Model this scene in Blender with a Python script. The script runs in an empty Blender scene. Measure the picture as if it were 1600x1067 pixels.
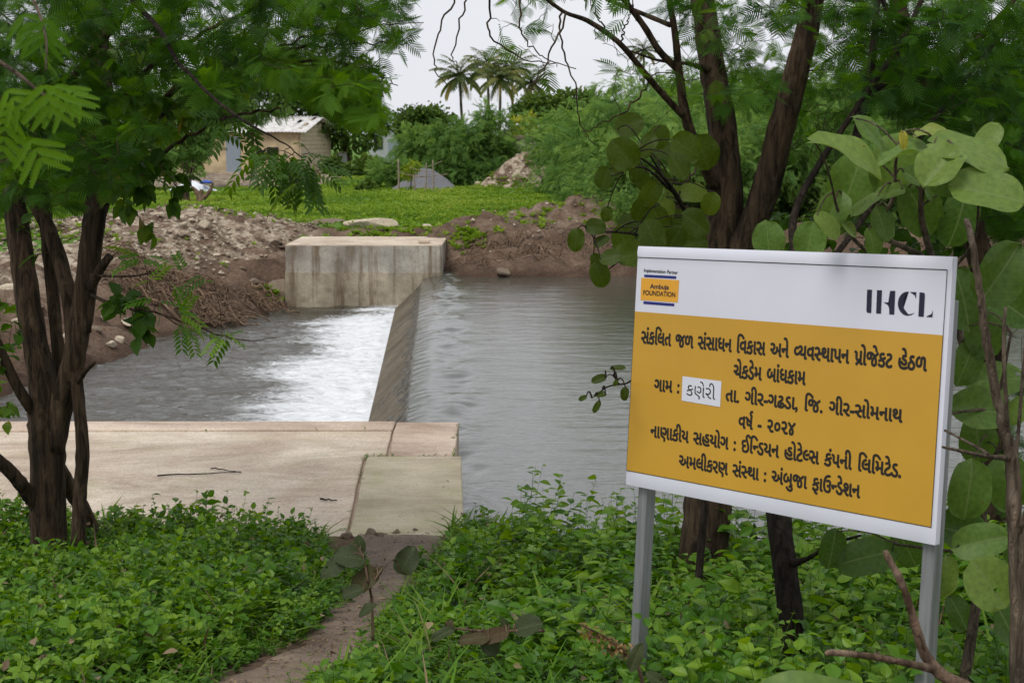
import bpy, bmesh, math, random
import numpy as np
from math import radians, sin, cos, pi, sqrt
from mathutils import Vector, Matrix

random.seed(7)
RNG = np.random.default_rng(11)
sc = bpy.context.scene
COL = sc.collection

# ------------------------------------------------------------------ camera
F = 2383.0                      # focal length in photo pixels (35 mm lens, 23.5 mm sensor)
HOR = 210.0                     # row of the horizon in the photograph
PITCH = math.atan((533.5 - HOR) / F)
EYE = np.array([0.0, 0.0, 1.65])
cam_d = bpy.data.cameras.new('camera')
cam = bpy.data.objects.new('camera', cam_d)
COL.objects.link(cam)
cam.location = EYE
cam.rotation_euler = (pi / 2 - PITCH, 0, 0)
cam_d.sensor_width = 23.5
cam_d.lens = 23.5 * F / 1600.0
cam_d.clip_start = 0.05
cam_d.clip_end = 3000
cam_d.dof.use_dof = True
cam_d.dof.focus_distance = 6.5
cam_d.dof.aperture_fstop = 8.0
sc.camera = cam

# ------------------------------------------------------------------ sky, sun, exposure
SUN_EL, SUN_AZ = radians(58), radians(215)       # azimuth clockwise from +y
world = bpy.data.worlds.new('World')
sc.world = world
world.use_nodes = True
wn, wl = world.node_tree.nodes, world.node_tree.links
wn.clear()
w_out = wn.new('ShaderNodeOutputWorld')
w_bg = wn.new('ShaderNodeBackground')
w_sky = wn.new('ShaderNodeTexSky')
w_sky.sky_type = 'NISHITA'
w_sky.sun_disc = False
w_sky.sun_elevation = SUN_EL
w_sky.sun_rotation = SUN_AZ
w_sky.air_density = 1.0
w_sky.dust_density = 4.0
w_hs = wn.new('ShaderNodeHueSaturation')
w_hs.inputs['Saturation'].default_value = 0.2
w_tc = wn.new('ShaderNodeTexCoord')
w_map = wn.new('ShaderNodeMapping')
w_map.inputs['Scale'].default_value = (1.0, 1.0, 2.6)
w_no = wn.new('ShaderNodeTexNoise')
w_no.inputs['Scale'].default_value = 1.6
w_no.inputs['Detail'].default_value = 5
w_ra = wn.new('ShaderNodeValToRGB')
w_ra.color_ramp.elements[0].position = 0.30
w_ra.color_ramp.elements[0].color = (6.1, 6.35, 6.9, 1)
w_ra.color_ramp.elements[1].position = 0.72
w_ra.color_ramp.elements[1].color = (7.5, 7.6, 7.9, 1)
w_mx = wn.new('ShaderNodeMix')
w_mx.data_type = 'RGBA'
w_mx.inputs[0].default_value = 0.88
wl.new(w_tc.outputs['Generated'], w_map.inputs[0])
wl.new(w_map.outputs[0], w_no.inputs['Vector'])
wl.new(w_no.outputs['Fac'], w_ra.inputs[0])
wl.new(w_sky.outputs[0], w_hs.inputs['Color'])
wl.new(w_hs.outputs[0], w_mx.inputs[6])
wl.new(w_ra.outputs[0], w_mx.inputs[7])
wl.new(w_mx.outputs[2], w_bg.inputs[0])
w_bg.inputs[1].default_value = 0.1
wl.new(w_bg.outputs[0], w_out.inputs[0])

sun_d = bpy.data.lights.new('sun', 'SUN')
sun = bpy.data.objects.new('sun', sun_d)
COL.objects.link(sun)
sun_d.energy = 1.5
sun_d.angle = radians(25)
sun_d.color = (1.0, 0.97, 0.92)
sdir = Vector((sin(SUN_AZ) * cos(SUN_EL), cos(SUN_AZ) * cos(SUN_EL), sin(SUN_EL)))
sun.rotation_euler = sdir.to_track_quat('Z', 'Y').to_euler()

sc.view_settings.view_transform = 'Standard'
sc.view_settings.look = 'None'
sc.view_settings.exposure = 0.36
sc.view_settings.gamma = 1.0
sc.view_settings.use_curve_mapping = False
sc.render.engine = 'CYCLES'
sc.cycles.max_bounces = 8
sc.cycles.transmission_bounces = 6
sc.cycles.use_denoising = True

# ------------------------------------------------------------------ measuring helpers
CT, ST = cos(PITCH), sin(PITCH)

def ray(px, py):
    X, Y = (px - 800) / F, -(py - 533.5) / F
    return np.array([X, Y * ST + CT, Y * CT - ST])

def aty(px, py, y):
    d = ray(px, py)
    return EYE + d * (y / d[1])

def atz(px, py, z):
    d = ray(px, py)
    return EYE + d * ((z - EYE[2]) / d[2])

def nrm(v):
    return v / (np.linalg.norm(v, axis=-1, keepdims=True) + 1e-12)

def hash2(i, j, s=0):
    h = (i.astype(np.int64) * 374761393 + j.astype(np.int64) * 668265263 + s * 982451653) & 0xffffffff
    h = ((h ^ (h >> 13)) * 1274126177) & 0xffffffff
    return ((h ^ (h >> 16)) & 0xffff) / 65535.0

def vnoise(x, y, s=0):
    xi, yi = np.floor(x), np.floor(y)
    fx, fy = x - xi, y - yi
    fx, fy = fx * fx * (3 - 2 * fx), fy * fy * (3 - 2 * fy)
    a, b = hash2(xi, yi, s), hash2(xi + 1, yi, s)
    c, d = hash2(xi, yi + 1, s), hash2(xi + 1, yi + 1, s)
    return (a * (1 - fx) + b * fx) * (1 - fy) + (c * (1 - fx) + d * fx) * fy

def fbm(x, y, s=0, o=4):
    t, a, n = 0, 1.0, 0
    for k in range(o):
        t = t + a * vnoise(x * 2 ** k + 17.3 * k, y * 2 ** k - 9.1 * k, s + k)
        n += a
        a *= 0.5
    return t / n

def sstep(a, b, x):
    t = np.clip((x - a) / (b - a), 0, 1)
    return t * t * (3 - 2 * t)

def poly_dist(P, poly):
    """signed distance of points (N,2) to polygon: negative inside"""
    n = len(poly)
    d = np.full(len(P), 1e9)
    inside = np.zeros(len(P), bool)
    for i in range(n):
        a, b = np.array(poly[i]), np.array(poly[(i + 1) % n])
        ab = b - a
        t = np.clip(((P - a) @ ab) / (ab @ ab), 0, 1)
        d = np.minimum(d, np.linalg.norm(P - a - t[:, None] * ab, axis=1))
        cond = (a[1] > P[:, 1]) != (b[1] > P[:, 1])
        xi = a[0] + (P[:, 1] - a[1]) / (ab[1] if abs(ab[1]) > 1e-9 else 1e-9) * ab[0]
        inside ^= cond & (P[:, 0] < xi)
    return np.where(inside, -d, d)

# ------------------------------------------------------------------ mesh helpers
class G:
    """collects geometry chunks: vertices, faces (any arity), material slot, tint, leaf coordinates"""
    def __init__(self):
        self.V, self.Fs, self.T, self.L, self.n = [], [], [], [], 0

    def add(self, V, faces, mat=0, tint=0.5, luv=None):
        V = np.asarray(V, float).reshape(-1, 3)
        if len(V) == 0:
            return
        if isinstance(faces, np.ndarray):
            faces = [faces]
        for f in faces:
            f = np.asarray(f, np.int64)
            if len(f):
                self.Fs.append((f + self.n, mat))
        self.V.append(V)
        self.T.append(np.broadcast_to(np.asarray(tint, float), (len(V),)))
        self.L.append(np.zeros((len(V), 3)) if luv is None else np.asarray(luv, float))
        self.n += len(V)

    def build(self, name, mats, parent=None, smooth=False):
        V = np.concatenate(self.V)
        if parent is not None:
            V = V - np.array(parent.location)
        me = bpy.data.meshes.new(name)
        me.vertices.add(len(V))
        me.vertices.foreach_set('co', V.astype(np.float32).ravel())
        lv = np.concatenate([f.ravel() for f, m in self.Fs])
        tot = np.concatenate([np.full(len(f), f.shape[1]) for f, m in self.Fs])
        mi = np.concatenate([np.full(len(f), m) for f, m in self.Fs])
        start = np.concatenate([[0], np.cumsum(tot)[:-1]])
        me.loops.add(len(lv))
        me.loops.foreach_set('vertex_index', lv.astype(np.int32))
        me.polygons.add(len(tot))
        me.polygons.foreach_set('loop_start', start.astype(np.int32))
        me.polygons.foreach_set('loop_total', tot.astype(np.int32))
        me.polygons.foreach_set('material_index', mi.astype(np.int32))
        me.polygons.foreach_set('use_smooth', np.full(len(tot), bool(smooth)))
        a = me.attributes.new('tint', 'FLOAT', 'POINT')
        a.data.foreach_set('value', np.concatenate(self.T).astype(np.float32))
        L = np.concatenate(self.L)
        if np.abs(L).max() > 0:
            a = me.attributes.new('luv', 'FLOAT_VECTOR', 'POINT')
            a.data.foreach_set('vector', L.astype(np.float32).ravel())
        for m in (mats if isinstance(mats, (list, tuple)) else [mats]):
            me.materials.append(m)
        me.update()
        me.validate()
        o = bpy.data.objects.new(name, me)
        COL.objects.link(o)
        if parent is not None:
            o.parent = parent
        return o

def tag(o, label=None, cat=None, group=None, kind=None):
    if label: o['label'] = label
    if cat: o['category'] = cat
    if group: o['group'] = group
    if kind: o['kind'] = kind
    return o

def thing(name, loc, label, cat, group=None):
    o = bpy.data.objects.new(name, None)
    o.empty_display_size = 0.1
    COL.objects.link(o)
    o.location = [float(c) for c in loc]
    return tag(o, label, cat, group)

def dup(root, loc, rz=0.0, s=(1, 1, 1), label=None, group=None):
    r = root.copy()
    COL.objects.link(r)
    r.location = [float(c) for c in loc]
    r.rotation_euler = (0, 0, rz)
    r.scale = s
    if label: r['label'] = label
    if group: r['group'] = group
    for ch in root.children:
        c = ch.copy()
        COL.objects.link(c)
        c.parent = r
    return r

def box(g, c, s, mat=0, R=None, tint=0.5, bev=0.0):
    """box with chamfered edges (bev) about centre c with full sizes s"""
    c, h = np.array(c, float), np.array(s, float) / 2
    if bev <= 0:
        V = np.array([[x, y, z] for x in (-1, 1) for y in (-1, 1) for z in (-1, 1)]) * h
        Fq = np.array([[0, 1, 3, 2], [4, 6, 7, 5], [0, 4, 5, 1], [2, 3, 7, 6], [0, 2, 6, 4], [1, 5, 7, 3]])
        fs = [Fq]
    else:
        bm = bmesh.new()
        bmesh.ops.create_cube(bm, size=1.0)
        for v in bm.verts:
            v.co = Vector((v.co.x * 2 * h[0], v.co.y * 2 * h[1], v.co.z * 2 * h[2]))
        bmesh.ops.bevel(bm, geom=bm.edges[:], offset=bev, segments=2, profile=0.6, affect='EDGES')
        bm.verts.index_update()
        V = np.array([v.co[:] for v in bm.verts])
        by = {}
        for f in bm.faces:
            by.setdefault(len(f.verts), []).append([v.index for v in f.verts])
        fs = [np.array(x) for x in by.values()]
        bm.free()
    if R is not None:
        V = V @ np.array(R).T
    g.add(V + c, fs, mat, tint)

def prism(g, poly2, z0, z1, mat=0, jitter=0.0):
    """vertical prism from an (N,2) outline given counter-clockwise"""
    P = np.array(poly2, float)
    n = len(P)
    V = np.concatenate([np.c_[P, np.full(n, z0)], np.c_[P, np.full(n, z1)]])
    i = np.arange(n)
    g.add(V, [np.c_[i, (i + 1) % n, (i + 1) % n + n, i + n], np.array([list(range(n, 2 * n))]), np.array([list(range(n - 1, -1, -1))])], mat)

def tube(g, P, R, sides=6, mat=0, tint=0.5, wob=0.0, cap=True):
    P = np.asarray(P, float)
    n = len(P)
    R = np.broadcast_to(np.asarray(R, float), (n,))
    T = np.gradient(P, axis=0)
    T = nrm(T)
    up = np.array([0, 0, 1.0]) if abs(T[0][2]) < 0.9 else np.array([1.0, 0, 0])
    A = np.cross(T, up)
    A = nrm(A)
    for i in range(1, n):
        a = A[i - 1] - T[i] * (A[i - 1] @ T[i])
        l = np.linalg.norm(a)
        A[i] = a / l if l > 1e-6 else A[i]
    B = np.cross(T, A)
    th = np.arange(sides) * 2 * pi / sides
    rr = R[:, None] * np.ones((1, sides))
    if wob:
        lobe = 1 + wob * np.sin(th * 3 + RNG.uniform(0, 6))[None, :] + wob * 0.6 * RNG.standard_normal((n, sides))
        rr = rr * lobe
    V = P[:, None, :] + rr[..., None] * (np.cos(th)[None, :, None] * A[:, None, :] + np.sin(th)[None, :, None] * B[:, None, :])
    V = V.reshape(-1, 3)
    i = np.arange(n - 1)[:, None] * sides
    j = np.arange(sides)[None, :]
    q = np.stack([i + j, i + (j + 1) % sides, i + sides + (j + 1) % sides, i + sides + j], -1).reshape(-1, 4)
    fs = [q]
    if cap:
        fs.append(np.array([list(range(sides))[::-1], list(range((n - 1) * sides, n * sides))]))
    g.add(V, fs, mat, tint)

def spline(P, n):
    """Catmull-Rom resample of a polyline (values of any width) to n points"""
    P = np.asarray(P, float)
    Q = np.vstack([2 * P[0] - P[1], P, 2 * P[-1] - P[-2]])
    m = len(P) - 1
    out = []
    for t in np.linspace(0, m, n):
        k = min(int(t), m - 1)
        u = t - k
        p0, p1, p2, p3 = Q[k], Q[k + 1], Q[k + 2], Q[k + 3]
        out.append(0.5 * ((2 * p1) + (-p0 + p2) * u + (2 * p0 - 5 * p1 + 4 * p2 - p3) * u * u + (-p0 + 3 * p1 - 3 * p2 + p3) * u ** 3))
    return np.array(out)

def frames(D, N=None, roll=None):
    """matrices whose x axis is D and z axis near N"""
    D = nrm(D)
    if N is None:
        N = np.tile([0, 0, 1.0], (len(D), 1))
    Z = N - D * (N * D).sum(1, keepdims=True)
    bad = np.linalg.norm(Z, axis=1) < 1e-3
    Z[bad] = np.array([1.0, 0, 0])
    Z = nrm(Z)
    Y = np.cross(Z, D)
    if roll is not None:
        c, s = np.cos(roll)[:, None], np.sin(roll)[:, None]
        Y, Z = Y * c + Z * s, Z * c - Y * s
    return np.stack([D, Y, Z], -1)

def scatter(g, tpl, M, P, S, tint, mat=0, SY=None):
    """place template (verts, [faces]) with matrices M, positions P, scales S"""
    tv, tf = tpl
    N = len(P)
    if N == 0:
        return
    S = np.broadcast_to(np.asarray(S, float), (N,))
    loc = tv[None] * S[:, None, None]
    if SY is not None:
        loc = loc * np.stack([np.ones(N), SY, np.ones(N)], -1)[:, None, :]
    V = np.einsum('nij,nkj->nki', M, loc) + P[:, None, :]
    k = len(tv)
    off = (np.arange(N) * k)[:, None, None]
    fs = [(f[None] + off).reshape(-1, f.shape[1]) for f in tf]
    g.add(V.reshape(-1, 3), fs, mat, np.repeat(np.broadcast_to(tint, (N,)), k))

# leaf templates lie along +x, unit length
def leaf_tpl(w, prof, fold=0.12, droop=0.18):
    xs = np.linspace(0, 1, len(prof))
    mid = np.c_[xs, 0 * xs, -droop * xs ** 2]
    V, F4, F3 = [], [], []
    idx = []
    for i, (x, p) in enumerate(zip(xs, prof)):
        m = len(V)
        V.append(mid[i])
        if p > 0:
            V.append([x, w * p / 2, mid[i][2] + fold * p * w])
            V.append([x, -w * p / 2, mid[i][2] + fold * p * w])
            idx.append((m, m + 1, m + 2))
        else:
            idx.append((m, m, m))
    for a, b in zip(idx[:-1], idx[1:]):
        for k in (1, 2):
            q = [a[0], b[0], b[k], a[k]] if k == 1 else [a[0], a[k], b[k], b[0]]
            u = []
            for v in q:
                if v not in u:
                    u.append(v)
            (F4 if len(u) == 4 else F3).append(u)
    fs = []
    if F4: fs.append(np.array(F4))
    if F3: fs.append(np.array(F3))
    return np.array(V, float), fs

OVATE = leaf_tpl(0.62, [0, .85, 1.0, .62, 0], .16, .22)
LANCE = leaf_tpl(0.30, [0, .8, 1.0, .6, 0], .15, .35)
ROUND = leaf_tpl(0.95, [0, .8, 1.0, .85, 0], .10, .15)
SIMPLE = leaf_tpl(0.5, [0, 1.0, 0], .15, .15)
BLADE = leaf_tpl(0.055, [1.0, .95, .8, .5, 0], .3, .75)
def _pinna_tpl():
    V, Fq = [], []
    n = 15
    for i in range(n):
        x = (i + 0.5) / n
        w = 0.115 * (1 - 0.55 * x ** 3) * min(1, 0.55 + 3 * x)
        dz = -0.14 * x * x
        for s in (1, -1):
            b = len(V)
            V += [[x - .034, 0, dz], [x + .034, 0, dz], [x + .052, s * w, dz + .02], [x + .008, s * w * .96, dz + .02]]
            Fq.append([b, b + 1, b + 2, b + 3] if s > 0 else [b + 3, b + 2, b + 1, b])
    return np.array(V), [np.array(Fq)]
PINNA = _pinna_tpl()
PINNA_LO = leaf_tpl(0.105, [0.6, 1.0, 0.8, 0], .08, .12)

def bipinnate(pairs, tpl, plen, lead):
    """feather leaf along +x of unit length"""
    V, FF, n = [], {}, 0
    tv, tf = tpl
    for i in range(pairs):
        x = lead + (1 - lead) * (i + .5) / pairs
        L = plen * (1 - 0.5 * abs((i + .5) / pairs - .45))
        for s in (1, -1):
            a = s * radians(62 - 22 * x)
            R = np.array([[cos(a), -sin(a), 0], [sin(a), cos(a), 0], [0, 0, 1]])
            V.append((tv * L) @ R.T + [x * .9, 0, -.16 * x * x])
            for f in tf:
                FF.setdefault(f.shape[1], []).append(f + n)
            n += len(tv)
    m = np.array([[0, .006, 0], [0, -.006, 0], [.95, -.004, -.14], [.95, .004, -.14]])
    V.append(m)
    FF.setdefault(4, []).append(np.array([[n, n + 1, n + 2, n + 3]]))
    return np.concatenate(V), [np.concatenate(f) for f in FF.values()]
FERN = bipinnate(8, PINNA_LO, .58, .14)
FERN_HI = bipinnate(3, PINNA, 1.0, .15)
def _neem():
    V, FF, n = [], {}, 0
    tv, tf = LANCE
    for i in range(6):
        x = .15 + .75 * i / 5
        for s in (1, -1):
            a = s * radians(58 - 18 * x)
            R = np.array([[cos(a), -sin(a), 0], [sin(a), cos(a), 0], [0, 0, 1]])
            V.append((tv * .36) @ R.T + [x, 0, -.25 * x * x])
            for f in tf:
                FF.setdefault(f.shape[1], []).append(f + n)
            n += len(tv)
    return np.concatenate(V), [np.concatenate(f) for f in FF.values()]
NEEM = _neem()
def _trefoil():
    V, FF, n = [], {}, 0
    tv, tf = OVATE
    for a in (0, 2.1, -2.1):
        R = np.array([[cos(a), -sin(a), 0], [sin(a), cos(a), 0], [0, 0, 1]])
        V.append((tv * [1, 1.15, 1]) @ R.T * .55)
        for f in tf:
            FF.setdefault(f.shape[1], []).append(f + n)
        n += len(tv)
    return np.concatenate(V), [np.concatenate(f) for f in FF.values()]
TREFOIL = _trefoil()

# ------------------------------------------------------------------ materials
def mat(name):
    m = bpy.data.materials.new(name)
    m.use_nodes = True
    nt = m.node_tree
    nt.nodes.clear()
    return m, nt.nodes, nt.links

def ramp(n, stops):
    r = n.new('ShaderNodeValToRGB')
    e = r.color_ramp.elements
    while len(e) < len(stops):
        e.new(0.5)
    for k, (p, c) in enumerate(stops):
        e[k].position = p
        e[k].color = (*c, 1)
    return r

def noise(n, l, scale, detail=4, vec=None, rough=0.55, dist=0.0):
    t = n.new('ShaderNodeTexNoise')
    t.inputs['Scale'].default_value = scale
    t.inputs['Detail'].default_value = detail
    t.inputs['Roughness'].default_value = rough
    t.inputs['Distortion'].default_value = dist
    if vec is not None:
        l.new(vec, t.inputs['Vector'])
    return t

def objvec(n, l, scale=(1, 1, 1), rot=(0, 0, 0)):
    tc = n.new('ShaderNodeTexCoord')
    mp = n.new('ShaderNodeMapping')
    mp.inputs['Scale'].default_value = scale
    mp.inputs['Rotation'].default_value = rot
    l.new(tc.outputs['Object'], mp.inputs[0])
    return mp.outputs[0]

def attr(n, name):
    a = n.new('ShaderNodeAttribute')
    a.attribute_name = name
    return a

def mixc(n, l, fac, a, b, mode='MIX'):
    m = n.new('ShaderNodeMix')
    m.data_type = 'RGBA'
    m.blend_type = mode
    for s, v in ((0, fac), (6, a), (7, b)):
        if isinstance(v, (int, float)):
            m.inputs[s].default_value = v
        elif isinstance(v, tuple):
            m.inputs[s].default_value = (*v, 1)
        else:
            l.new(v, m.inputs[s])
    return m.outputs[2]

def bump(n, l, h, strength=0.5, dist=0.02, normal=None):
    b = n.new('ShaderNodeBump')
    b.inputs['Strength'].default_value = strength
    b.inputs['Distance'].default_value = dist
    l.new(h, b.inputs['Height'])
    if normal is not None:
        l.new(normal, b.inputs['Normal'])
    return b.outputs[0]

def finish(n, l, color, rough=0.8, normal=None, spec=0.3, metal=0.0, extra=None):
    p = n.new('ShaderNodeBsdfPrincipled')
    o = n.new('ShaderNodeOutputMaterial')
    if isinstance(color, tuple):
        p.inputs['Base Color'].default_value = (*color, 1)
    else:
        l.new(color, p.inputs['Base Color'])
    if isinstance(rough, (int, float)):
        p.inputs['Roughness'].default_value = rough
    else:
        l.new(rough, p.inputs['Roughness'])
    p.inputs['Specular IOR Level'].default_value = spec
    p.inputs['Metallic'].default_value = metal
    if normal is not None:
        l.new(normal, p.inputs['Normal'])
    if extra is None:
        l.new(p.outputs[0], o.inputs[0])
    else:
        extra(p, o)
    return p

def leaf_mat(name, stops, trans=0.38, rough=0.45, spec=0.35, veins=False, vk=1.0):
    m, n, l = mat(name)
    t = attr(n, 'tint')
    r = ramp(n, stops)
    l.new(t.outputs['Fac'], r.inputs[0])
    col = r.outputs[0]
    nrmo = None
    if veins:
        lv = attr(n, 'luv')
        sx = n.new('ShaderNodeSeparateXYZ')
        l.new(lv.outputs['Vector'], sx.inputs[0])
        ab = n.new('ShaderNodeMath'); ab.operation = 'ABSOLUTE'
        l.new(sx.outputs['Y'], ab.inputs[0])
        # side veins: x - 0.55*|y| repeats; midrib: |y| small
        ma = n.new('ShaderNodeMath'); ma.operation = 'MULTIPLY_ADD'
        l.new(ab.outputs[0], ma.inputs[0]); ma.inputs[1].default_value = -0.75
        l.new(sx.outputs['X'], ma.inputs[2])
        mu = n.new('ShaderNodeMath'); mu.operation = 'MULTIPLY'
        l.new(ma.outputs[0], mu.inputs[0]); mu.inputs[1].default_value = 7.5
        fr = n.new('ShaderNodeMath'); fr.operation = 'PINGPONG'
        l.new(mu.outputs[0], fr.inputs[0]); fr.inputs[1].default_value = 0.5
        rv = n.new('ShaderNodeMapRange')
        l.new(fr.outputs[0], rv.inputs[0])
        rv.inputs[1].default_value = 0.0; rv.inputs[2].default_value = 0.075
        rv.inputs[3].default_value = 0.45 * vk; rv.inputs[4].default_value = 0.0
        rm = n.new('ShaderNodeMapRange')
        l.new(ab.outputs[0], rm.inputs[0])
        rm.inputs[1].default_value = 0.010; rm.inputs[2].default_value = 0.022
        rm.inputs[3].default_value = 0.8 * vk; rm.inputs[4].default_value = 0.0
        mx = n.new('ShaderNodeMath'); mx.operation = 'MAXIMUM'
        l.new(rv.outputs[0], mx.inputs[0]); l.new(rm.outputs[0], mx.inputs[1])
        nz = noise(n, l, 9, 3, attr(n, 'luv').outputs['Vector'])
        rz = ramp(n, [(.35, (.75, .8, .7)), (.7, (1.15, 1.12, 1.0))])
        l.new(nz.outputs['Fac'], rz.inputs[0])
        col = mixc(n, l, 1.0, col, rz.outputs[0], 'MULTIPLY')
        sz = noise(n, l, 13, 4, attr(n, 'luv').outputs['Vector'], .6)
        sr = ramp(n, [(.66, (0, 0, 0)), (.70, (1, 1, 1))])
        l.new(sz.outputs['Fac'], sr.inputs[0])
        col = mixc(n, l, sr.outputs[0], col, (.11, .075, .03))
        col = mixc(n, l, mx.outputs[0], col, (0.19, 0.25, 0.09))
        nrmo = bump(n, l, mx.outputs[0], -0.35, 0.003)
    tr = n.new('ShaderNodeBsdfTranslucent')
    hs = n.new('ShaderNodeHueSaturation')
    hs.inputs['Hue'].default_value = 0.485
    hs.inputs['Saturation'].default_value = 1.1
    hs.inputs['Value'].default_value = 1.5
    l.new(col, hs.inputs['Color'])
    l.new(hs.outputs[0], tr.inputs[0])
    def ex(p, o):
        mxs = n.new('ShaderNodeMixShader')
        mxs.inputs[0].default_value = trans
        l.new(p.outputs[0], mxs.inputs[1])
        l.new(tr.outputs[0], mxs.inputs[2])
        l.new(mxs.outputs[0], o.inputs[0])
    finish(n, l, col, rough, nrmo, spec, extra=ex)
    return m

M = {}
M['acacia'] = leaf_mat('acacia_leaf', [(0, (.022, .066, .009)), (.5, (.052, .140, .013)), (1, (.125, .255, .022))], .52, .55, .18)
M['neem'] = leaf_mat('neem_leaf', [(0, (0.023, 0.062, 0.008)), (.55, (0.049, 0.120, 0.011)), (.95, (0.115, 0.187, 0.018)), (1, (0.180, 0.140, 0.020))], .48, .5, .25)
M['weed'] = leaf_mat('weed_leaf', [(0, (0.033, 0.088, 0.007)), (.5, (0.067, 0.177, 0.011)), (1, (0.173, 0.296, 0.024))], .40, .42, .30)
M['grass'] = leaf_mat('grass_blade', [(0, (0.045, 0.114, 0.009)), (.6, (0.102, 0.229, 0.017)), (1, (0.192, 0.281, 0.037))], .40, .55, .22)
M['meadow'] = leaf_mat('meadow_blade', [(0, (0.083, 0.156, 0.018)), (.6, (0.173, 0.281, 0.033)), (1, (0.264, 0.343, 0.064))], .34, .7, .1)
M['round'] = leaf_mat('round_leaf', [(0, (0.044, 0.073, 0.009)), (.5, (0.077, 0.120, 0.013)), (1, (0.141, 0.198, 0.024))], .55, .5, .25, veins=True, vk=.18)
M['big'] = leaf_mat('broad_leaf', [(0, (0.051, 0.109, 0.018)), (.5, (0.115, 0.198, 0.039)), (.9, (0.179, 0.255, 0.057)), (1, (0.500, 0.420, 0.070))], .36, .5, .3, veins=True, vk=.6)
M['wilt'] = leaf_mat('wilted_leaf', [(0, (0.042, 0.054, 0.028)), (.5, (0.052, 0.068, 0.028)), (1, (0.085, 0.055, 0.030))], .3, .6, .2, veins=True, vk=.2)
M['far_dark'] = leaf_mat('far_dark_leaf', [(0, (0.028, 0.058, 0.013)), (.5, (0.061, 0.114, 0.022)), (1, (0.122, 0.182, 0.037))], .35, .7, .1)
M['far_mid'] = leaf_mat('far_feathery_leaf', [(0, (0.064, 0.130, 0.033)), (.5, (0.122, 0.224, 0.053)), (1, (0.218, 0.333, 0.078))], .42, .7, .08)
M['far_yel'] = leaf_mat('far_yellow_leaf', [(0, (0.166, 0.229, 0.028)), (.5, (0.248, 0.322, 0.037)), (1, (0.480, 0.420, 0.060))], .4, .7, .1)
M['palm'] = leaf_mat('palm_leaf', [(0, (.075, .105, .040)), (.5, (.140, .175, .062)), (1, (.38, .32, .11))], .4, .6, .15)
M['litter'] = leaf_mat('leaf_litter', [(0, (0.045, 0.028, 0.018)), (.55, (0.130, 0.085, 0.050)), (.85, (0.260, 0.190, 0.110)), (1, (0.120, 0.156, 0.028))], .1, .8)
M['reed'] = leaf_mat('dry_flower', [(0, (0.140, 0.070, 0.030)), (1, (0.300, 0.190, 0.080))], .2, .8)

def bark(name, c0, c1, scale=1.0):
    m, n, l = mat(name)
    v = objvec(n, l, (26 * scale, 26 * scale, 3.5 * scale))
    a = noise(n, l, 1.0, 6, v, .65, .6)
    b = noise(n, l, 2.2 * scale, 4, objvec(n, l))
    r = ramp(n, [(.40, c0), (.60, c1)])
    l.new(a.outputs['Fac'], r.inputs[0])
    r2 = ramp(n, [(.35, (.7, .7, .68)), (.68, (1.25, 1.2, 1.12))])
    l.new(b.outputs['Fac'], r2.inputs[0])
    col = mixc(n, l, 1.0, r.outputs[0], r2.outputs[0], 'MULTIPLY')
    pz = noise(n, l, 7 * scale, 5, objvec(n, l, (1, 1, .5)), .7)
    pr = ramp(n, [(.56, (0, 0, 0)), (.68, (.55, .55, .55))])
    l.new(pz.outputs['Fac'], pr.inputs[0])
    col = mixc(n, l, pr.outputs[0], col, tuple(min(1, x * 1.7) for x in (c1[0], c1[1] * 1.04, c1[2] * 1.08)))
    finish(n, l, col, .9, bump(n, l, a.outputs['Fac'], 1.0, .05), .2)
    return m
M['bark'] = bark('brown_bark', (.024, .016, .010), (.105, .072, .046))
M['twig'] = bark('dark_twig', (.018, .013, .010), (.050, .037, .028), 2)
M['greytwig'] = bark('grey_twig', (.075, .058, .042), (.20, .155, .115), 2)
M['drywood'] = bark('dry_wood', (.10, .065, .042), (.26, .18, .125), 1)
M['palmtrunk'] = bark('palm_trunk', (.07, .055, .042), (.15, .125, .10), .3)

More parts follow.
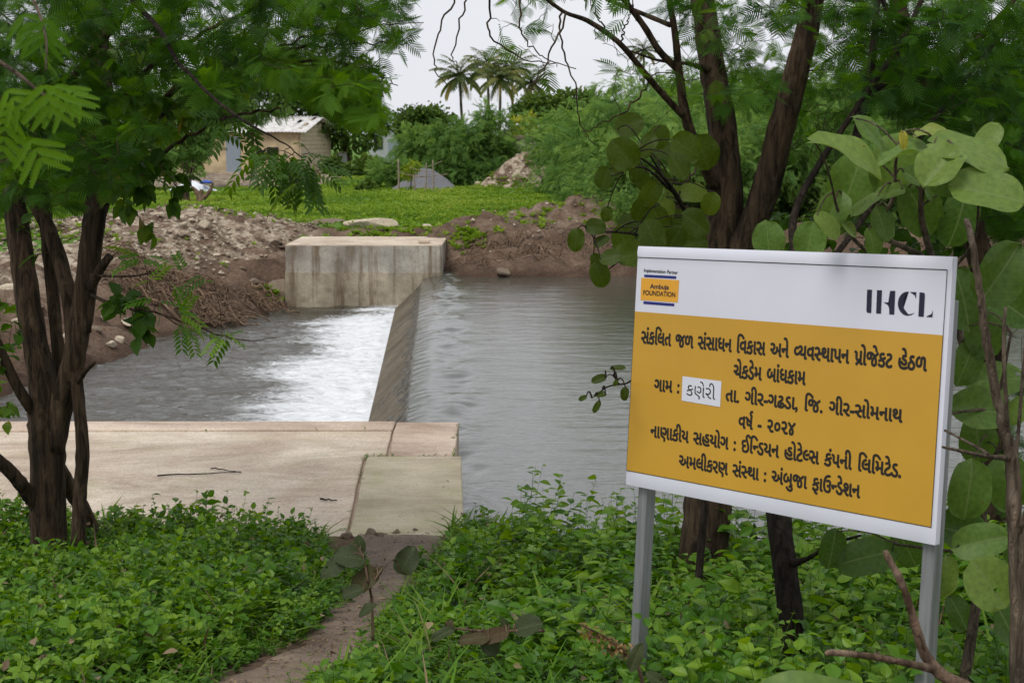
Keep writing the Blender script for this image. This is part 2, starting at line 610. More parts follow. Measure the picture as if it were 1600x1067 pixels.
def concrete(name, base, dark, stain=(.16, .12, .08), streak=0.0, moss=0.0, scale=1.0):
    m, n, l = mat(name)
    v = objvec(n, l)
    a = noise(n, l, 1.3 * scale, 6, v, .6, .3)
    b = noise(n, l, 55 * scale, 3, v)
    c = noise(n, l, 7 * scale, 6, v, .65)
    r = ramp(n, [(.3, dark), (.62, base), (.8, tuple(min(1, x * 1.12) for x in base))])
    l.new(a.outputs['Fac'], r.inputs[0])
    col = r.outputs[0]
    rb = ramp(n, [(.3, (.78, .77, .76)), (.65, (1.10, 1.10, 1.10))])
    l.new(b.outputs['Fac'], rb.inputs[0])
    col = mixc(n, l, 1.0, col, rb.outputs[0], 'MULTIPLY')
    d = noise(n, l, .55 * scale, 9, objvec(n, l, (.6, 1.5, 1)), .75, 1.2)
    rd = ramp(n, [(.36, (.62, .56, .52)), (.50, (.95, .93, .91)), (.64, (1.12, 1.11, 1.08))])
    l.new(d.outputs['Fac'], rd.inputs[0])
    col = mixc(n, l, 1.0, col, rd.outputs[0], 'MULTIPLY')
    sp = noise(n, l, 24 * scale, 2, v)
    rs_ = ramp(n, [(.68, (0, 0, 0)), (.75, (1, 1, 1))])
    l.new(sp.outputs['Fac'], rs_.inputs[0])
    fs = n.new('ShaderNodeMath'); fs.operation = 'MULTIPLY'
    l.new(rs_.outputs[0], fs.inputs[0]); fs.inputs[1].default_value = .6
    col = mixc(n, l, fs.outputs[0], col, (.12, .10, .07))
    rc = ramp(n, [(.50, (0, 0, 0)), (.72, (1, 1, 1))])
    l.new(c.outputs['Fac'], rc.inputs[0])
    fm = n.new('ShaderNodeMath'); fm.operation = 'MULTIPLY'
    l.new(rc.outputs[0], fm.inputs[0]); fm.inputs[1].default_value = .35
    col = mixc(n, l, fm.outputs[0], col, stain)
    if streak:
        s = noise(n, l, 1.0, 5, objvec(n, l, (5.5, 5.5, .35)), .7)
        rs = ramp(n, [(.47, (0, 0, 0)), (.66, (1, 1, 1))])
        l.new(s.outputs['Fac'], rs.inputs[0])
        f2 = n.new('ShaderNodeMath'); f2.operation = 'MULTIPLY'
        l.new(rs.outputs[0], f2.inputs[0]); f2.inputs[1].default_value = streak
        col = mixc(n, l, f2.outputs[0], col, stain)
    if moss:
        s = noise(n, l, 2.3, 7, objvec(n, l, (1, 1, 1)), .7)
        rs = ramp(n, [(.5, (0, 0, 0)), (.7, (1, 1, 1))])
        l.new(s.outputs['Fac'], rs.inputs[0])
        f2 = n.new('ShaderNodeMath'); f2.operation = 'MULTIPLY'
        l.new(rs.outputs[0], f2.inputs[0]); f2.inputs[1].default_value = moss
        col = mixc(n, l, f2.outputs[0], col, (.30, .30, .12))
    nb = bump(n, l, b.outputs['Fac'], .35, .01)
    nb = bump(n, l, c.outputs['Fac'], .35, .03, nb)
    finish(n, l, col, .85, nb, .25)
    return m
M['slab'] = concrete('slab_concrete', (.67, .585, .485), (.47, .375, .29), (.40, .27, .18), 0, .35)
M['beam'] = concrete('beam_concrete', (.60, .49, .40), (.44, .335, .26), (.32, .21, .15))
M['ramp'] = concrete('ramp_concrete', (.52, .46, .35), (.39, .335, .24), (.28, .24, .14), 0, .5, 1.6)
M['abut'] = concrete('abutment_concrete', (.45, .425, .37), (.28, .27, .24), (.14, .095, .05), .9)
M['abut_low'] = concrete('abutment_lower_concrete', (.42, .37, .28), (.25, .22, .17), (.11, .075, .042), .9)
M['weir'] = concrete('wet_weir_concrete', (.15, .125, .085), (.09, .075, .05), (.05, .04, .025))

def plain(name, c, rough=.6, metal=0.0, var=.12, sc_=12, spec=.4, bumpy=.15):
    m, n, l = mat(name)
    a = noise(n, l, sc_, 5, objvec(n, l))
    r = ramp(n, [(.3, tuple(x * (1 - var) for x in c)), (.7, tuple(min(1, x * (1 + var)) for x in c))])
    l.new(a.outputs['Fac'], r.inputs[0])
    finish(n, l, r.outputs[0], rough, bump(n, l, a.outputs['Fac'], bumpy, .01), spec, metal)
    return m
M['sheet_white'] = plain('white_vinyl', (.65, .66, .735), .36, 0, .05, 2.2, .45, .10)
M['sheet_yellow'] = plain('yellow_vinyl', (.53, .292, .029), .34, 0, .07, 2.2, .45, .10)
M['ink'] = plain('black_ink', (.016, .013, .010), .5, 0, .05)
M['navy_ink'] = plain('navy_ink', (.014, .014, .036), .5, 0, .05)
M['blue_ink'] = plain('blue_ink', (.014, .020, .16), .5, 0, .05)
M['orange_ink'] = plain('orange_ink', (.70, .34, .03), .45, 0, .03)
M['paper'] = plain('white_paper', (.64, .65, .72), .6, 0, .02, 5, .3, .05)
def steel():
    m, n, l = mat('galvanised_steel')
    a = noise(n, l, 1.0, 5, objvec(n, l, (60, 60, 3)))
    r = ramp(n, [(.3, (.20, .205, .21)), (.7, (.34, .345, .35))])
    l.new(a.outputs['Fac'], r.inputs[0])
    b = noise(n, l, 6, 4, objvec(n, l))
    rr = ramp(n, [(.35, (.4, .4, .4)), (.7, (.62, .62, .62))])
    l.new(b.outputs['Fac'], rr.inputs[0])
    finish(n, l, r.outputs[0], rr.outputs[0], bump(n, l, a.outputs['Fac'], .15, .004), .5, .55)
    return m
M['steel'] = steel()
M['rock'] = plain('pale_rock', (.46, .39, .29), .9, 0, .35, 9, .2, .8)
M['rock_dark'] = plain('brown_rock', (.17, .13, .095), .9, 0, .35, 9, .2, .8)
M['pebble'] = leaf_mat('pebbles', [(0, (.09, .065, .045)), (.5, (.22, .17, .12)), (1, (.46, .40, .31))], .0, .9, .2)
M['gravel'] = plain('grey_gravel', (.15, .15, .16), .95, 0, .35, 60, .2, 1.0)
M['cloth_white'] = plain('white_tarpaulin', (.72, .74, .78), .6, 0, .08, 8)
M['cloth_blue'] = plain('blue_plastic', (.03, .09, .42), .5, 0, .1, 8)
M['plastic'] = plain('dirty_plastic', (.42, .44, .42), .5, 0, .2, 14)
M['door'] = plain('blue_grey_door', (.22, .26, .30), .5, 0, .06, 4)
M['roof_sheet'] = plain('fibre_cement_sheet', (.60, .58, .56), .8, 0, .22, 3)
M['cladding'] = plain('cream_block', (.50, .42, .30), .9, 0, .14, 5)
M['cream'] = plain('cream_wall', (.46, .36, .22), .85, 0, .28, 1.2)
M['dark'] = plain('painted_window_shade', (.02, .018, .016), .9)  # near-black colour stands in for the unlit rooms behind solid window panels
M['wood'] = plain('weathered_plank', (.26, .20, .15), .9, 0, .25, 14)
M['stone_wall'] = plain('grey_stone_wall', (.20, .18, .165), .9, 0, .35, 5, .2, .8)
M['house'] = plain('grey_house_wall', (.36, .37, .38), .85, 0, .1, 3)
M['house_roof'] = plain('blue_grey_roof', (.33, .38, .45), .7, 0, .1, 3)

def ground_mat():
    m, n, l = mat('ground_soil')
    v = objvec(n, l)
    g = attr(n, 'tint')            # 0 bare earth ... 1 grown over
    gr = attr(n, 'luv')            # x: stony, y: wet
    sx = n.new('ShaderNodeSeparateXYZ')
    l.new(gr.outputs['Vector'], sx.inputs[0])
    a = noise(n, l, 1.1, 8, v, .65, .4)
    re = ramp(n, [(.28, (.058, .035, .024)), (.52, (.142, .093, .064)), (.75, (.255, .180, .130))])
    l.new(a.outputs['Fac'], re.inputs[0])
    b = noise(n, l, 26, 5, v, .7)
    rb = ramp(n, [(.3, (.55, .55, .55)), (.7, (1.3, 1.3, 1.3))])
    l.new(b.outputs['Fac'], rb.inputs[0])
    earth = mixc(n, l, 1.0, re.outputs[0], rb.outputs[0], 'MULTIPLY')
    vo = n.new('ShaderNodeTexVoronoi')
    vo.inputs['Scale'].default_value = 9
    l.new(v, vo.inputs['Vector'])
    rs = ramp(n, [(0, (.17, .125, .09)), (.35, (.32, .25, .18)), (1, (.56, .48, .37))])
    hsv = n.new('ShaderNodeSeparateColor')
    l.new(vo.outputs['Color'], hsv.inputs[0])
    l.new(hsv.outputs[0], rs.inputs[0])
    stone = mixc(n, l, 1.0, rs.outputs[0], rb.outputs[0], 'MULTIPLY')
    st = n.new('ShaderNodeMath'); st.operation = 'MULTIPLY'
    rn = ramp(n, [(.42, (0, 0, 0)), (.55, (1, 1, 1))])
    c2 = noise(n, l, 2.2, 5, v)
    l.new(c2.outputs['Fac'], rn.inputs[0])
    l.new(sx.outputs['X'], st.inputs[0]); l.new(rn.outputs[0], st.inputs[1])
    col = mixc(n, l, st.outputs[0], earth, stone)
    d = noise(n, l, .35, 7, v, .65)
    rg = ramp(n, [(.3, (.060, .130, .020)), (.55, (.115, .225, .034)), (.75, (.20, .27, .06))])
    l.new(d.outputs['Fac'], rg.inputs[0])
    green = mixc(n, l, 1.0, rg.outputs[0], rb.outputs[0], 'MULTIPLY')
    # patchy edge between earth and green
    ad = n.new('ShaderNodeMath'); ad.operation = 'ADD'
    e = noise(n, l, 1.7, 6, v, .7)
    l.new(g.outputs['Fac'], ad.inputs[0]); l.new(e.outputs['Fac'], ad.inputs[1])
    mr = n.new('ShaderNodeMapRange')
    l.new(ad.outputs[0], mr.inputs[0])
    mr.inputs[1].default_value = .88; mr.inputs[2].default_value = 1.08
    col = mixc(n, l, mr.outputs[0], col, green)
    wet = mixc(n, l, sx.outputs['Y'], col, mixc(n, l, 1.0, col, (.45, .42, .40), 'MULTIPLY'))
    nb = bump(n, l, b.outputs['Fac'], .8, .04)
    nb = bump(n, l, vo.outputs['Distance'], .5, .05, nb)
    finish(n, l, wet, .95, nb, .15)
    return m
M['ground'] = ground_mat()

def path_mat():
    m, n, l = mat('trodden_mud')
    v = objvec(n, l)
    a = noise(n, l, 2.2, 8, v, .65, .5)
    r = ramp(n, [(.3, (.085, .056, .038)), (.5, (.165, .115, .080)), (.72, (.27, .20, .145))])
    l.new(a.outputs['Fac'], r.inputs[0])
    b = noise(n, l, 60, 5, v, .7)
    rb = ramp(n, [(.3, (.65, .65, .65)), (.7, (1.25, 1.25, 1.25))])
    l.new(b.outputs['Fac'], rb.inputs[0])
    col = mixc(n, l, 1.0, r.outputs[0], rb.outputs[0], 'MULTIPLY')
    nb = bump(n, l, b.outputs['Fac'], .6, .012)
    nb = bump(n, l, a.outputs['Fac'], .6, .06, nb)
    finish(n, l, col, .7, nb, .3)
    return m
M['path'] = path_mat()

def water_mat(name, deep, rough, layers, foam=False):
    m, n, l = mat(name)
    nb = None
    for (scale3, sc1, det, st, di) in layers:
        t = noise(n, l, sc1, det, objvec(n, l, scale3), .55, .3)
        nb = bump(n, l, t.outputs['Fac'], st, di, nb)
    col = deep
    rg = rough
    if foam:
        at = attr(n, 'tint')
        v = objvec(n, l, (1.0, 1.9, 1.0))
        t = noise(n, l, 3.6, 10, v, .74, 1.8)
        ad = n.new('ShaderNodeMath'); ad.operation = 'ADD'
        l.new(at.outputs['Fac'], ad.inputs[0]); l.new(t.outputs['Fac'], ad.inputs[1])
        mr = n.new('ShaderNodeMapRange')
        mr.interpolation_type = 'SMOOTHSTEP'
        l.new(ad.outputs[0], mr.inputs[0])
        mr.inputs[1].default_value = .86; mr.inputs[2].default_value = 1.22
        f2 = noise(n, l, 6.0, 8, objvec(n, l, (.7, 2.4, 1)), .75, 1.0)
        fr = ramp(n, [(.34, (.40, .41, .41)), (.50, (.66, .675, .69)), (.64, (.77, .785, .80))])
        l.new(f2.outputs['Fac'], fr.inputs[0])
        col = mixc(n, l, mr.outputs[0], deep, fr.outputs[0])
        mr2 = n.new('ShaderNodeMapRange')
        l.new(mr.outputs[0], mr2.inputs[0])
        mr2.inputs[3].default_value = rough; mr2.inputs[4].default_value = .7
        rg = mr2.outputs[0]
    finish(n, l, col, rg, nb, .5)
    return m
M['upwater'] = water_mat('upstream_water', (.060, .062, .050), .05,
    [((.9, 3.4, 1), 2.2, 3, .10, .06), ((1.0, 3.4, 1), 8.0, 4, .15, .025)])
M['downwater'] = water_mat('downstream_water', (.040, .036, .024), .10,
    [((1.2, 2.2, 1), 1.3, 5, .55, .16), ((1.0, 2.4, 1), 6.0, 5, .60, .05)], True)
def fall_mat():
    m, n, l = mat('sheet_of_water')
    v = objvec(n, l, (1.2, 9, 1.2))
    a = noise(n, l, 2.0, 7, v, .7, .6)
    b = noise(n, l, 9.0, 7, objvec(n, l, (1.0, 3.2, 1.0)), .78, .8)
    r = ramp(n, [(.38, (.022, .017, .010)), (.49, (.070, .056, .034)), (.58, (.150, .127, .086)), (.68, (.45, .43, .39))])
    l.new(b.outputs['Fac'], r.inputs[0])
    r2 = ramp(n, [(.4, (.5, .48, .45)), (.6, (1.25, 1.25, 1.25))])
    l.new(a.outputs['Fac'], r2.inputs[0])
    col = mixc(n, l, 1.0, r.outputs[0], r2.outputs[0], 'MULTIPLY')
    foam = attr(n, 'tint')
    ad = n.new('ShaderNodeMath'); ad.operation = 'ADD'
    l.new(foam.outputs['Fac'], ad.inputs[0]); l.new(b.outputs['Fac'], ad.inputs[1])
    mr = n.new('ShaderNodeMapRange'); l.new(ad.outputs[0], mr.inputs[0])
    mr.inputs[1].default_value = .95; mr.inputs[2].default_value = 1.25
    col = mixc(n, l, mr.outputs[0], col, (.80, .82, .84))
    finish(n, l, col, .16, bump(n, l, b.outputs['Fac'], .9, .07, bump(n, l, a.outputs['Fac'], .5, .04)), .5)
    return m
M['fall'] = fall_mat()

# ------------------------------------------------------------------ terrain
Z_TOP, Z_UP, Z_DN = -0.75, -1.41, -2.08
WATER = [(-60, 12.9), (-0.6, 12.9), (-0.55, 9.7), (0.3, 9.1), (1.2, 8.8), (4, 8.8), (8, 9.2), (14, 11), (40, 18), (90, 30),
         (90, 62), (40, 46), (20, 39), (12, 35.6), (7, 33.8), (3.6, 32.9), (1.5, 32.6), (-1.3, 32.8), (-1.6, 33.6), (-4.4, 33.6), (-4.8, 32.6),
         (-5.3, 30.6), (-5.9, 28.6), (-6.6, 27.6), (-6.2, 26.6), (-6.3, 25.2), (-7.0, 23.6), (-7.2, 21.6), (-8.6, 19.6), (-14, 18.6), (-60, 20)]
MOUND = [  # x, y, rx, ry, height above meadow
    (-8.6, 39.0, 2.9, 2.6, .48), (-6.8, 37.5, 1.6, 1.3, .10), (-11.5, 36, 3.5, 2.5, .25),
    (1.2, 38.4, 2.6, 2.2, .56), (3.2, 38.0, 2.2, 2.0, .40), (-.8, 36.2, 1.2, 1.3, .28), (5.5, 38, 3.0, 2.5, .3),
    (9.0, 63.5, 5.0, 4.5, .35)]

def terrain(x, y):
    x, y = np.asarray(x, float), np.asarray(y, float)
    sh = x.shape
    x, y = x.ravel(), y.ravel()
    d = poly_dist(np.c_[x, y], WATER)
    near = -0.75 * np.clip((y - 3.0) / 5.3, 0, 1) - .25 * sstep(8.95, 9.4, y)
    near += .05 * (fbm(x * 1.1, y * 1.1, 3) - .5) * (y < 30) + .05 * sstep(7.4, 8.4, y) * (1 - sstep(8.75, 9.0, y))
    far = np.full_like(x, Z_TOP)
    for (mx, my, rx, ry, hh) in MOUND:
        q = ((x - mx) / rx) ** 2 + ((y - my) / ry) ** 2
        far += hh * np.exp(-q * 1.2) * (1 + .5 * (fbm(x * 1.7, y * 1.7, 21) - .5))
    rough = sstep(0, 3, d) * (1 - sstep(5, 10, d))
    far += rough * (.34 * (fbm(x * .9, y * .9, 8) - .5) + .34 * (fbm(x * 2.6, y * 2.6, 9) - .5))
    far += .10 * (fbm(x * .25, y * .25, 10) - .5)
    far += 1.6 * sstep(60, 130, y) * sstep(-5, 12, x)
    f = sstep(13, 20, y)
    T = near * (1 - f) + far * f
    crest = -.42 - .049 * (y - 3)
    base = np.where(x < crest, Z_DN, Z_UP)
    bx = sstep(-14, -5.5, x) * (1 - sstep(-5.0, -2, x))
    w = np.where(y < 16, .6, 2.3 + 1.9 * bx + .9 * (fbm(x * .7, y * .7, 5) - .5))
    s = np.clip(d / w, 0, 1)
    # benches and undercut clods on the far bank
    s2 = np.clip(s + .20 * (fbm(x * 1.3, y * 1.3, 6) - .5) * (s > .02) * (s < .98), 0, 1)
    s2 = s2 ** .75
    h = np.where(d <= 0, base - .12 - .5 * sstep(0, 1.2, -d), (base - .12) * (1 - s2) + T * s2)
    h += np.where((d > 0) & (y > 16), .17 * (fbm(x * 4.5, y * 4.5, 7) - .5) * sstep(0, .3, d) * (1 - sstep(6, 9, d)), 0)
    face = (y > 16) * sstep(.15, .6, d) * (1 - sstep(2.6, 4.2, d))
    rdg = 1 - np.abs(2 * fbm(x * 1.9, y * 2.6, 13, 4) - 1)
    h += face * .34 * (rdg - .75)
    return h.reshape(sh), d.reshape(sh)

def th(x, y):
    return float(terrain(np.array([x]), np.array([y]))[0][0])

def grid_idx(nx, ny):
    i, j = np.meshgrid(np.arange(nx - 1), np.arange(ny - 1), indexing='ij')
    a = (i * ny + j).ravel()
    return np.c_[a, a + ny, a + ny + 1, a + 1]

xs = np.concatenate([-np.geomspace(1500, 24, 26), np.arange(-23, -14, .5), np.arange(-14, 9, .14), np.arange(9, 24, .5), np.geomspace(24, 1500, 26)])
ys = np.concatenate([-np.geomspace(120, 6, 10), np.arange(-5, 2.5, .5), np.arange(2.5, 11, .10), np.arange(11, 18, .35), np.arange(18, 46, .15),
                     np.arange(46, 75, .5), np.geomspace(75, 2500, 44)])
XX, YY = np.meshgrid(xs, ys, indexing='ij')
HH, DD = terrain(XX, YY)
# how green / stony / wet
green = np.where(YY < 16, .15, 1.0)
bank = sstep(0, 2.4, DD) * (1 - sstep(3.2, 6.5, DD))
green = np.where(YY >= 16, sstep(3.4, 5.2, DD + 1.4 * (fbm(XX * .5, YY * .5, 31) - .5)), green)
lefth = np.exp(-(((XX + 8.4) / 3.6) ** 2 + ((YY - 37.6) / 4.2) ** 2))
righth = np.exp(-(((XX - 2.2) / 3.6) ** 2 + ((YY - 37.6) / 3.2) ** 2))
green = np.where(YY >= 16, green - 1.2 * lefth - .95 * righth, green)
dirt = sstep(-7, -11, XX) * sstep(66, 73, YY) * (1 - sstep(96, 104, YY))
green = np.where(YY >= 16, green - .9 * dirt, green)
green = np.clip(green, 0, 1)
stony = np.clip(sstep(-4.2, -6, XX) * (YY > 16) * (.9 * sstep(1.9, 3.2, DD)) + .25 * righth + .7 * dirt, 0, 1)
wet = np.where(YY > 16, 1 - sstep(.1, .9, DD), 0)
g = G()
g.add(np.stack([XX, YY, HH], -1).reshape(-1, 3), grid_idx(len(xs), len(ys)), 0, green.ravel(),
      np.stack([stony, wet, 0 * wet + .001], -1).reshape(-1, 3))
tag(g.build('ground', M['ground'], smooth=True), kind='structure')

# trodden path from the camera to the slab
ctr = np.array([[-1.35, 2.0], [-1.16, 3.2], [-.98, 4.3], [-.86, 5.2], [-.74, 6.1], [-.67, 7.0], [-.66, 8.0], [-.70, 9.3]])
wid = np.array([.30, .28, .25, .235, .21, .20, .21, .28])
cs = spline(np.c_[ctr, wid], 90)
nu = 15
PV, PT = [], []
for k, (cx, cy, w) in enumerate(cs):
    for j in range(nu):
        t = (j / (nu - 1)) * 2 - 1
        e = w * (1 + .22 * math.sin(k * .31 + (1 if t > 0 else 2)) + .15 * math.sin(k * .83 + (3 if t > 0 else 0)))
        PV.append([cx + t * e, cy, (1 - abs(t) ** 6)])
PV = np.array(PV)
hz = terrain(PV[:, 0], PV[:, 1])[0]
edge = PV[:, 2]
lump = .02 * (fbm(PV[:, 0] * 6, PV[:, 1] * 6, 41) - .5)
PV[:, 2] = hz + .012 + lump * edge - .03 * (1 - edge)
g = G()
g.add(PV, grid_idx(90, nu)[:, ::-1], 0)
tag(g.build('dirt_path', M['path'], smooth=True), kind='structure')

# ------------------------------------------------------------------ water
def crest_x(y):                 # downstream edge of the weir crest
    return -1.135 - .049 * (np.asarray(y) - 16.1)
wx = np.concatenate([np.geomspace(45, 14, 12) * -1, np.arange(-14, -8, .14), np.arange(-8, -1.0, .055)])
wy = np.arange(12.75, 33.6, .07)
X, Y = np.meshgrid(wx, wy, indexing='ij')
dt = (crest_x(Y) - .58) - X                       # distance downstream of the toe
turb = np.exp(-np.clip(dt, 0, None) / 1.5)
Zw = Z_DN + .05 * (fbm(X * 1.2, Y * 2.2, 51) - .5) + turb * (.20 * (fbm(X * 2.2, Y * 3.2, 52, 5) - .45)) + .035 * (fbm(X * 4, Y * 7, 53) - .5)
Zw += .035 * np.exp(-np.clip(dt, 0, None) / .4)
Zw = np.where(dt < .08, Z_DN + .03, Zw)
reach = .95 + .95 * fbm(Y * .9, 0 * Y + 3.1, 54) + .35 * (fbm(Y * 3.1, X * .4, 58) - .5)
foam = .74 * np.exp(-(np.clip(dt, 0, None) / (reach * 1.25)) ** 1.5) + .46 * np.exp(-np.clip(dt, 0, None) / 4.2) * (fbm(X * .8, Y * 2.3, 55) - .05)
foam = foam * (1 - .45 * sstep(30.6, 32.4, Y)) + .30 * np.exp(-((Y - 32.3) / .25) ** 2) * np.exp(-np.clip(dt, 0, None) / 3)
g = G()
g.add(np.stack([X, Y, Zw], -1).reshape(-1, 3), grid_idx(len(wx), len(wy)), 0, foam.ravel())
tag(g.build('downstream_water', M['downwater'], smooth=True), kind='structure')

ux = np.concatenate([np.array([0, .012, .04, .09, .16, .24, .33, .42, .50, .58]), np.arange(.64, 6.5, .055), np.geomspace(6.6, 95, 40)])
uy = np.concatenate([np.arange(7.6, 34.5, .05), np.geomspace(34.6, 66, 20)])
U, Y = np.meshgrid(ux, uy, indexing='ij')
X = U + crest_x(Y)
zone = np.exp(-((U - .55) / .22) ** 2)
Zw = Z_UP + .030 * zone * np.sin(Y * 2.4 + 6 * fbm(Y * .6, U, 61)) + .10 * zone * (fbm(U * 4, Y * 2.6, 62) - .5) + .018 * (1 - sstep(.4, .75, U)) * (fbm(U * 6, Y * 7, 64) - .5)
rz = (1 - sstep(6, 9, U)) * (.55 + .9 * fbm(U * .5, Y * .35, 65))
Zw += rz * (.010 * (fbm(U * 1.5, Y * 4.2, 63, 3) - .5) + .005 * (fbm(U * 4, Y * 11, 66, 2) - .5))
Zw -= .075 * np.clip(1 - U / .30, 0, 1) ** 1.6
ok = np.ones_like(U)
g = G()
g.add(np.stack([X, Y, Zw], -1).reshape(-1, 3), grid_idx(len(ux), len(uy)), 0)
tag(g.build('upstream_water', M['upwater'], smooth=True), kind='structure')

# sheet of water sliding down the weir face
sv = np.linspace(0, 1, 56)
sy = np.arange(12.75, 32.5, .03)
S_, Y = np.meshgrid(sv, sy, indexing='ij')
n1 = fbm(S_ * 2.0, Y * 5, 71) - .5
X = crest_x(Y) - .60 * S_ ** 1.12
Z = Z_UP - .075 - (Z_UP - Z_DN - .06) * S_ ** .95 + .016 * n1 * np.sin(S_ * pi).clip(0) ** .5
fo = .02 + .62 * sstep(.86 + .12 * (fbm(Y * 2.2, 0 * Y, 72) - .5), 1.04, S_)
g = G()
rip = .045 * (fbm(S_ * 2.5 + Y * .6, Y * 9, 73, 4) - .5) + .030 * (fbm(S_ * 9, Y * 16, 74, 3) - .5)
rip = rip * sstep(0, .12, S_) * (1 - .6 * sstep(.9, 1, S_))
X = X - rip * .7; Z = Z + rip * .7
g.add(np.stack([X, Y, Z], -1).reshape(-1, 3), grid_idx(len(sv), len(sy))[:, ::-1], 0, fo.ravel())
tag(g.build('water_sheet', M['fall'], smooth=True), kind='structure')

# ------------------------------------------------------------------ concrete works
# weir body
root = thing('weir', (crest_x(22), 22, Z_DN), 'low sloping concrete weir with water sliding over it between the two banks', 'weir')
g = G()
prof = [(-.62, Z_DN - .6), (-.62, Z_DN - .02), (-.05, Z_UP - .17), (.50, Z_UP - .16), (.56, Z_UP - .2), (.56, Z_DN - .6)]
V = []
for yy in (12.7, 32.55):
    for (dx, z) in prof:
        V.append([float(crest_x(yy)) + dx, yy, z])
k = len(prof)
i = np.arange(k)
g.add(V, [np.c_[i, (i + 1) % k, (i + 1) % k + k, i + k], np.array([list(range(k))[::-1]]), np.array([list(range(k, 2 * k))])], 0)
g.build('weir_body', M['weir'], root)

# far abutment
a0 = atz(445, 384, Z_TOP); a1 = atz(692, 382, Z_TOP)
ay0, ay1 = a0[1], a0[1] + 2.75
root = thing('abutment', ((a0[0] + a1[0]) / 2, ay0 + 1.3, -2.6), 'stained grey concrete abutment block on the far bank at the end of the weir', 'abutment')
def rough_block(g, x0, x1, y0, y1, z0, z1, n=26, amp=.012, seed=81, mat_=0, skew=0.0):
    bm = bmesh.new()
    bmesh.ops.create_cube(bm, size=1.0)
    bmesh.ops.bevel(bm, geom=bm.edges[:], offset=.012, segments=2, affect='EDGES')
    bmesh.ops.subdivide_edges(bm, edges=bm.edges[:], cuts=n // 3, use_grid_fill=True)
    V = np.array([v.co[:] for v in bm.verts]) + .5
    bm.verts.index_update()
    by = {}
    for f in bm.faces:
        by.setdefault(len(f.verts), []).append([v.index for v in f.verts])
    P = np.c_[x0 + V[:, 0] * (x1 - x0), y0 + V[:, 1] * (y1 - y0), z0 + V[:, 2] * (z1 - z0)]
    P[:, 0] += skew * (P[:, 1] - y0)
    for ax in range(3):
        o = [(1, 2), (0, 2), (0, 1)][ax]
        P[:, ax] += amp * (fbm(P[:, o[0]] * 3 + ax * 9, P[:, o[1]] * 3, seed + ax) - .5) * 2
    g.add(P, [np.array(x) for x in by.values()], mat_)
    bm.free()
g = G(); rough_block(g, a0[0], a1[0], ay0, ay1, -1.36, Z_TOP, seed=81)
g.build('upper_pour', M['abut'], root)
g = G(); rough_block(g, a0[0] - .015, a1[0] - .004, ay0 - .012, ay1, -2.9, -1.322, seed=85, amp=.016)
g.build('lower_pour', M['abut_low'], root)
g = G(); rough_block(g, a0[0] + .004, a1[0] - .004, ay0 + .006, ay1 - .006, Z_TOP - .02, Z_TOP + .016, seed=89, amp=.010)
g.build('coping', M['slab'], root)
g = G(); box(g, (a1[0] - .42, ay0 + .5, Z_TOP + .06), (.26, .18, .06), bev=.012); g.build('mortar_lump', M['slab'], root)

# near landing slab
YF = atz(717, 660, Z_TOP)[1]
XR = atz(717, 660, Z_TOP)[0]
root = thing('landing_slab', (-3, 11, -1.4), 'weathered pale concrete landing slab across the near bank beside the weir', 'concrete slab')
def slab_poly(pts, n=6, amp=.02, seed=0):
    out = []
    for i in range(len(pts)):
        a, b = np.array(pts[i], float), np.array(pts[(i + 1) % len(pts)], float)
        L = np.linalg.norm(b - a)
        m = max(2, int(L / .12))
        nv = np.array([-(b - a)[1], (b - a)[0]]) / (L + 1e-9)
        for k in range(m):
            t = k / m
            w = amp * (float(vnoise(np.array([t * L * 3 + seed]), np.array([i * 7.0]), seed)[0]) - .5) * 2 * min(1, 6 * t, 6 * (1 - t))
            out.append(a + (b - a) * t + nv * w)
    return out
def slab_part(name, pts, z0, z1, m, seed, amp=.004):
    g = G()
    prism(g, slab_poly(pts, amp=amp, seed=seed), z0, z1)
    o = g.build(name, m, root)
    bv = o.modifiers.new('edge', 'BEVEL'); bv.width = .012; bv.segments = 2; bv.limit_method = 'ANGLE'; bv.angle_limit = radians(60)
    return o
def zz(px, py):
    p = atz(px, py, Z_TOP); return (p[0], p[1])
j1, j2 = zz(0, 680), zz(612, 676)
slab_part('edge_beam', [(-12, YF - .47), (j2[0], YF - .36), (j2[0], YF), (-12, YF)], -2.6, Z_TOP + .012, M['beam'], 1)
slab_part('corner_pad', [(zz(606, 712)[0] + .02, zz(606, 712)[1]), (XR + .01, zz(720, 714)[1]), (XR, YF), (j2[0] + .008, YF), (j2[0] + .008, YF - .37)], -2.6, Z_TOP + .004, M['beam'], 2)
slab_part('main_slab', [(-12, 8.2), (zz(543, 850)[0], 8.3), (zz(572, 714)[0] - .02, zz(572, 714)[1] - .01), (zz(604, 710)[0], zz(604, 710)[1]), (j2[0] - .004, YF - .375), (-12, YF - .485)], -1.6, Z_TOP, M['slab'], 3)
slab_part('approach_ramp', [(zz(545, 850)[0] + .012, 8.35), (zz(731, 850)[0], 8.25), (zz(721, 716)[0], zz(721, 716)[1] - .012), (zz(574, 716)[0], zz(574, 716)[1] - .012)], -2.4, Z_TOP + .02, M['ramp'], 4)

g = G()
prism(g, [(-11.9, 8.4), (XR - .05, 8.5), (XR - .05, YF - .03), (-11.9, YF - .03)], -2.3, Z_TOP - .03)
g.build('footing', M['beam'], root)

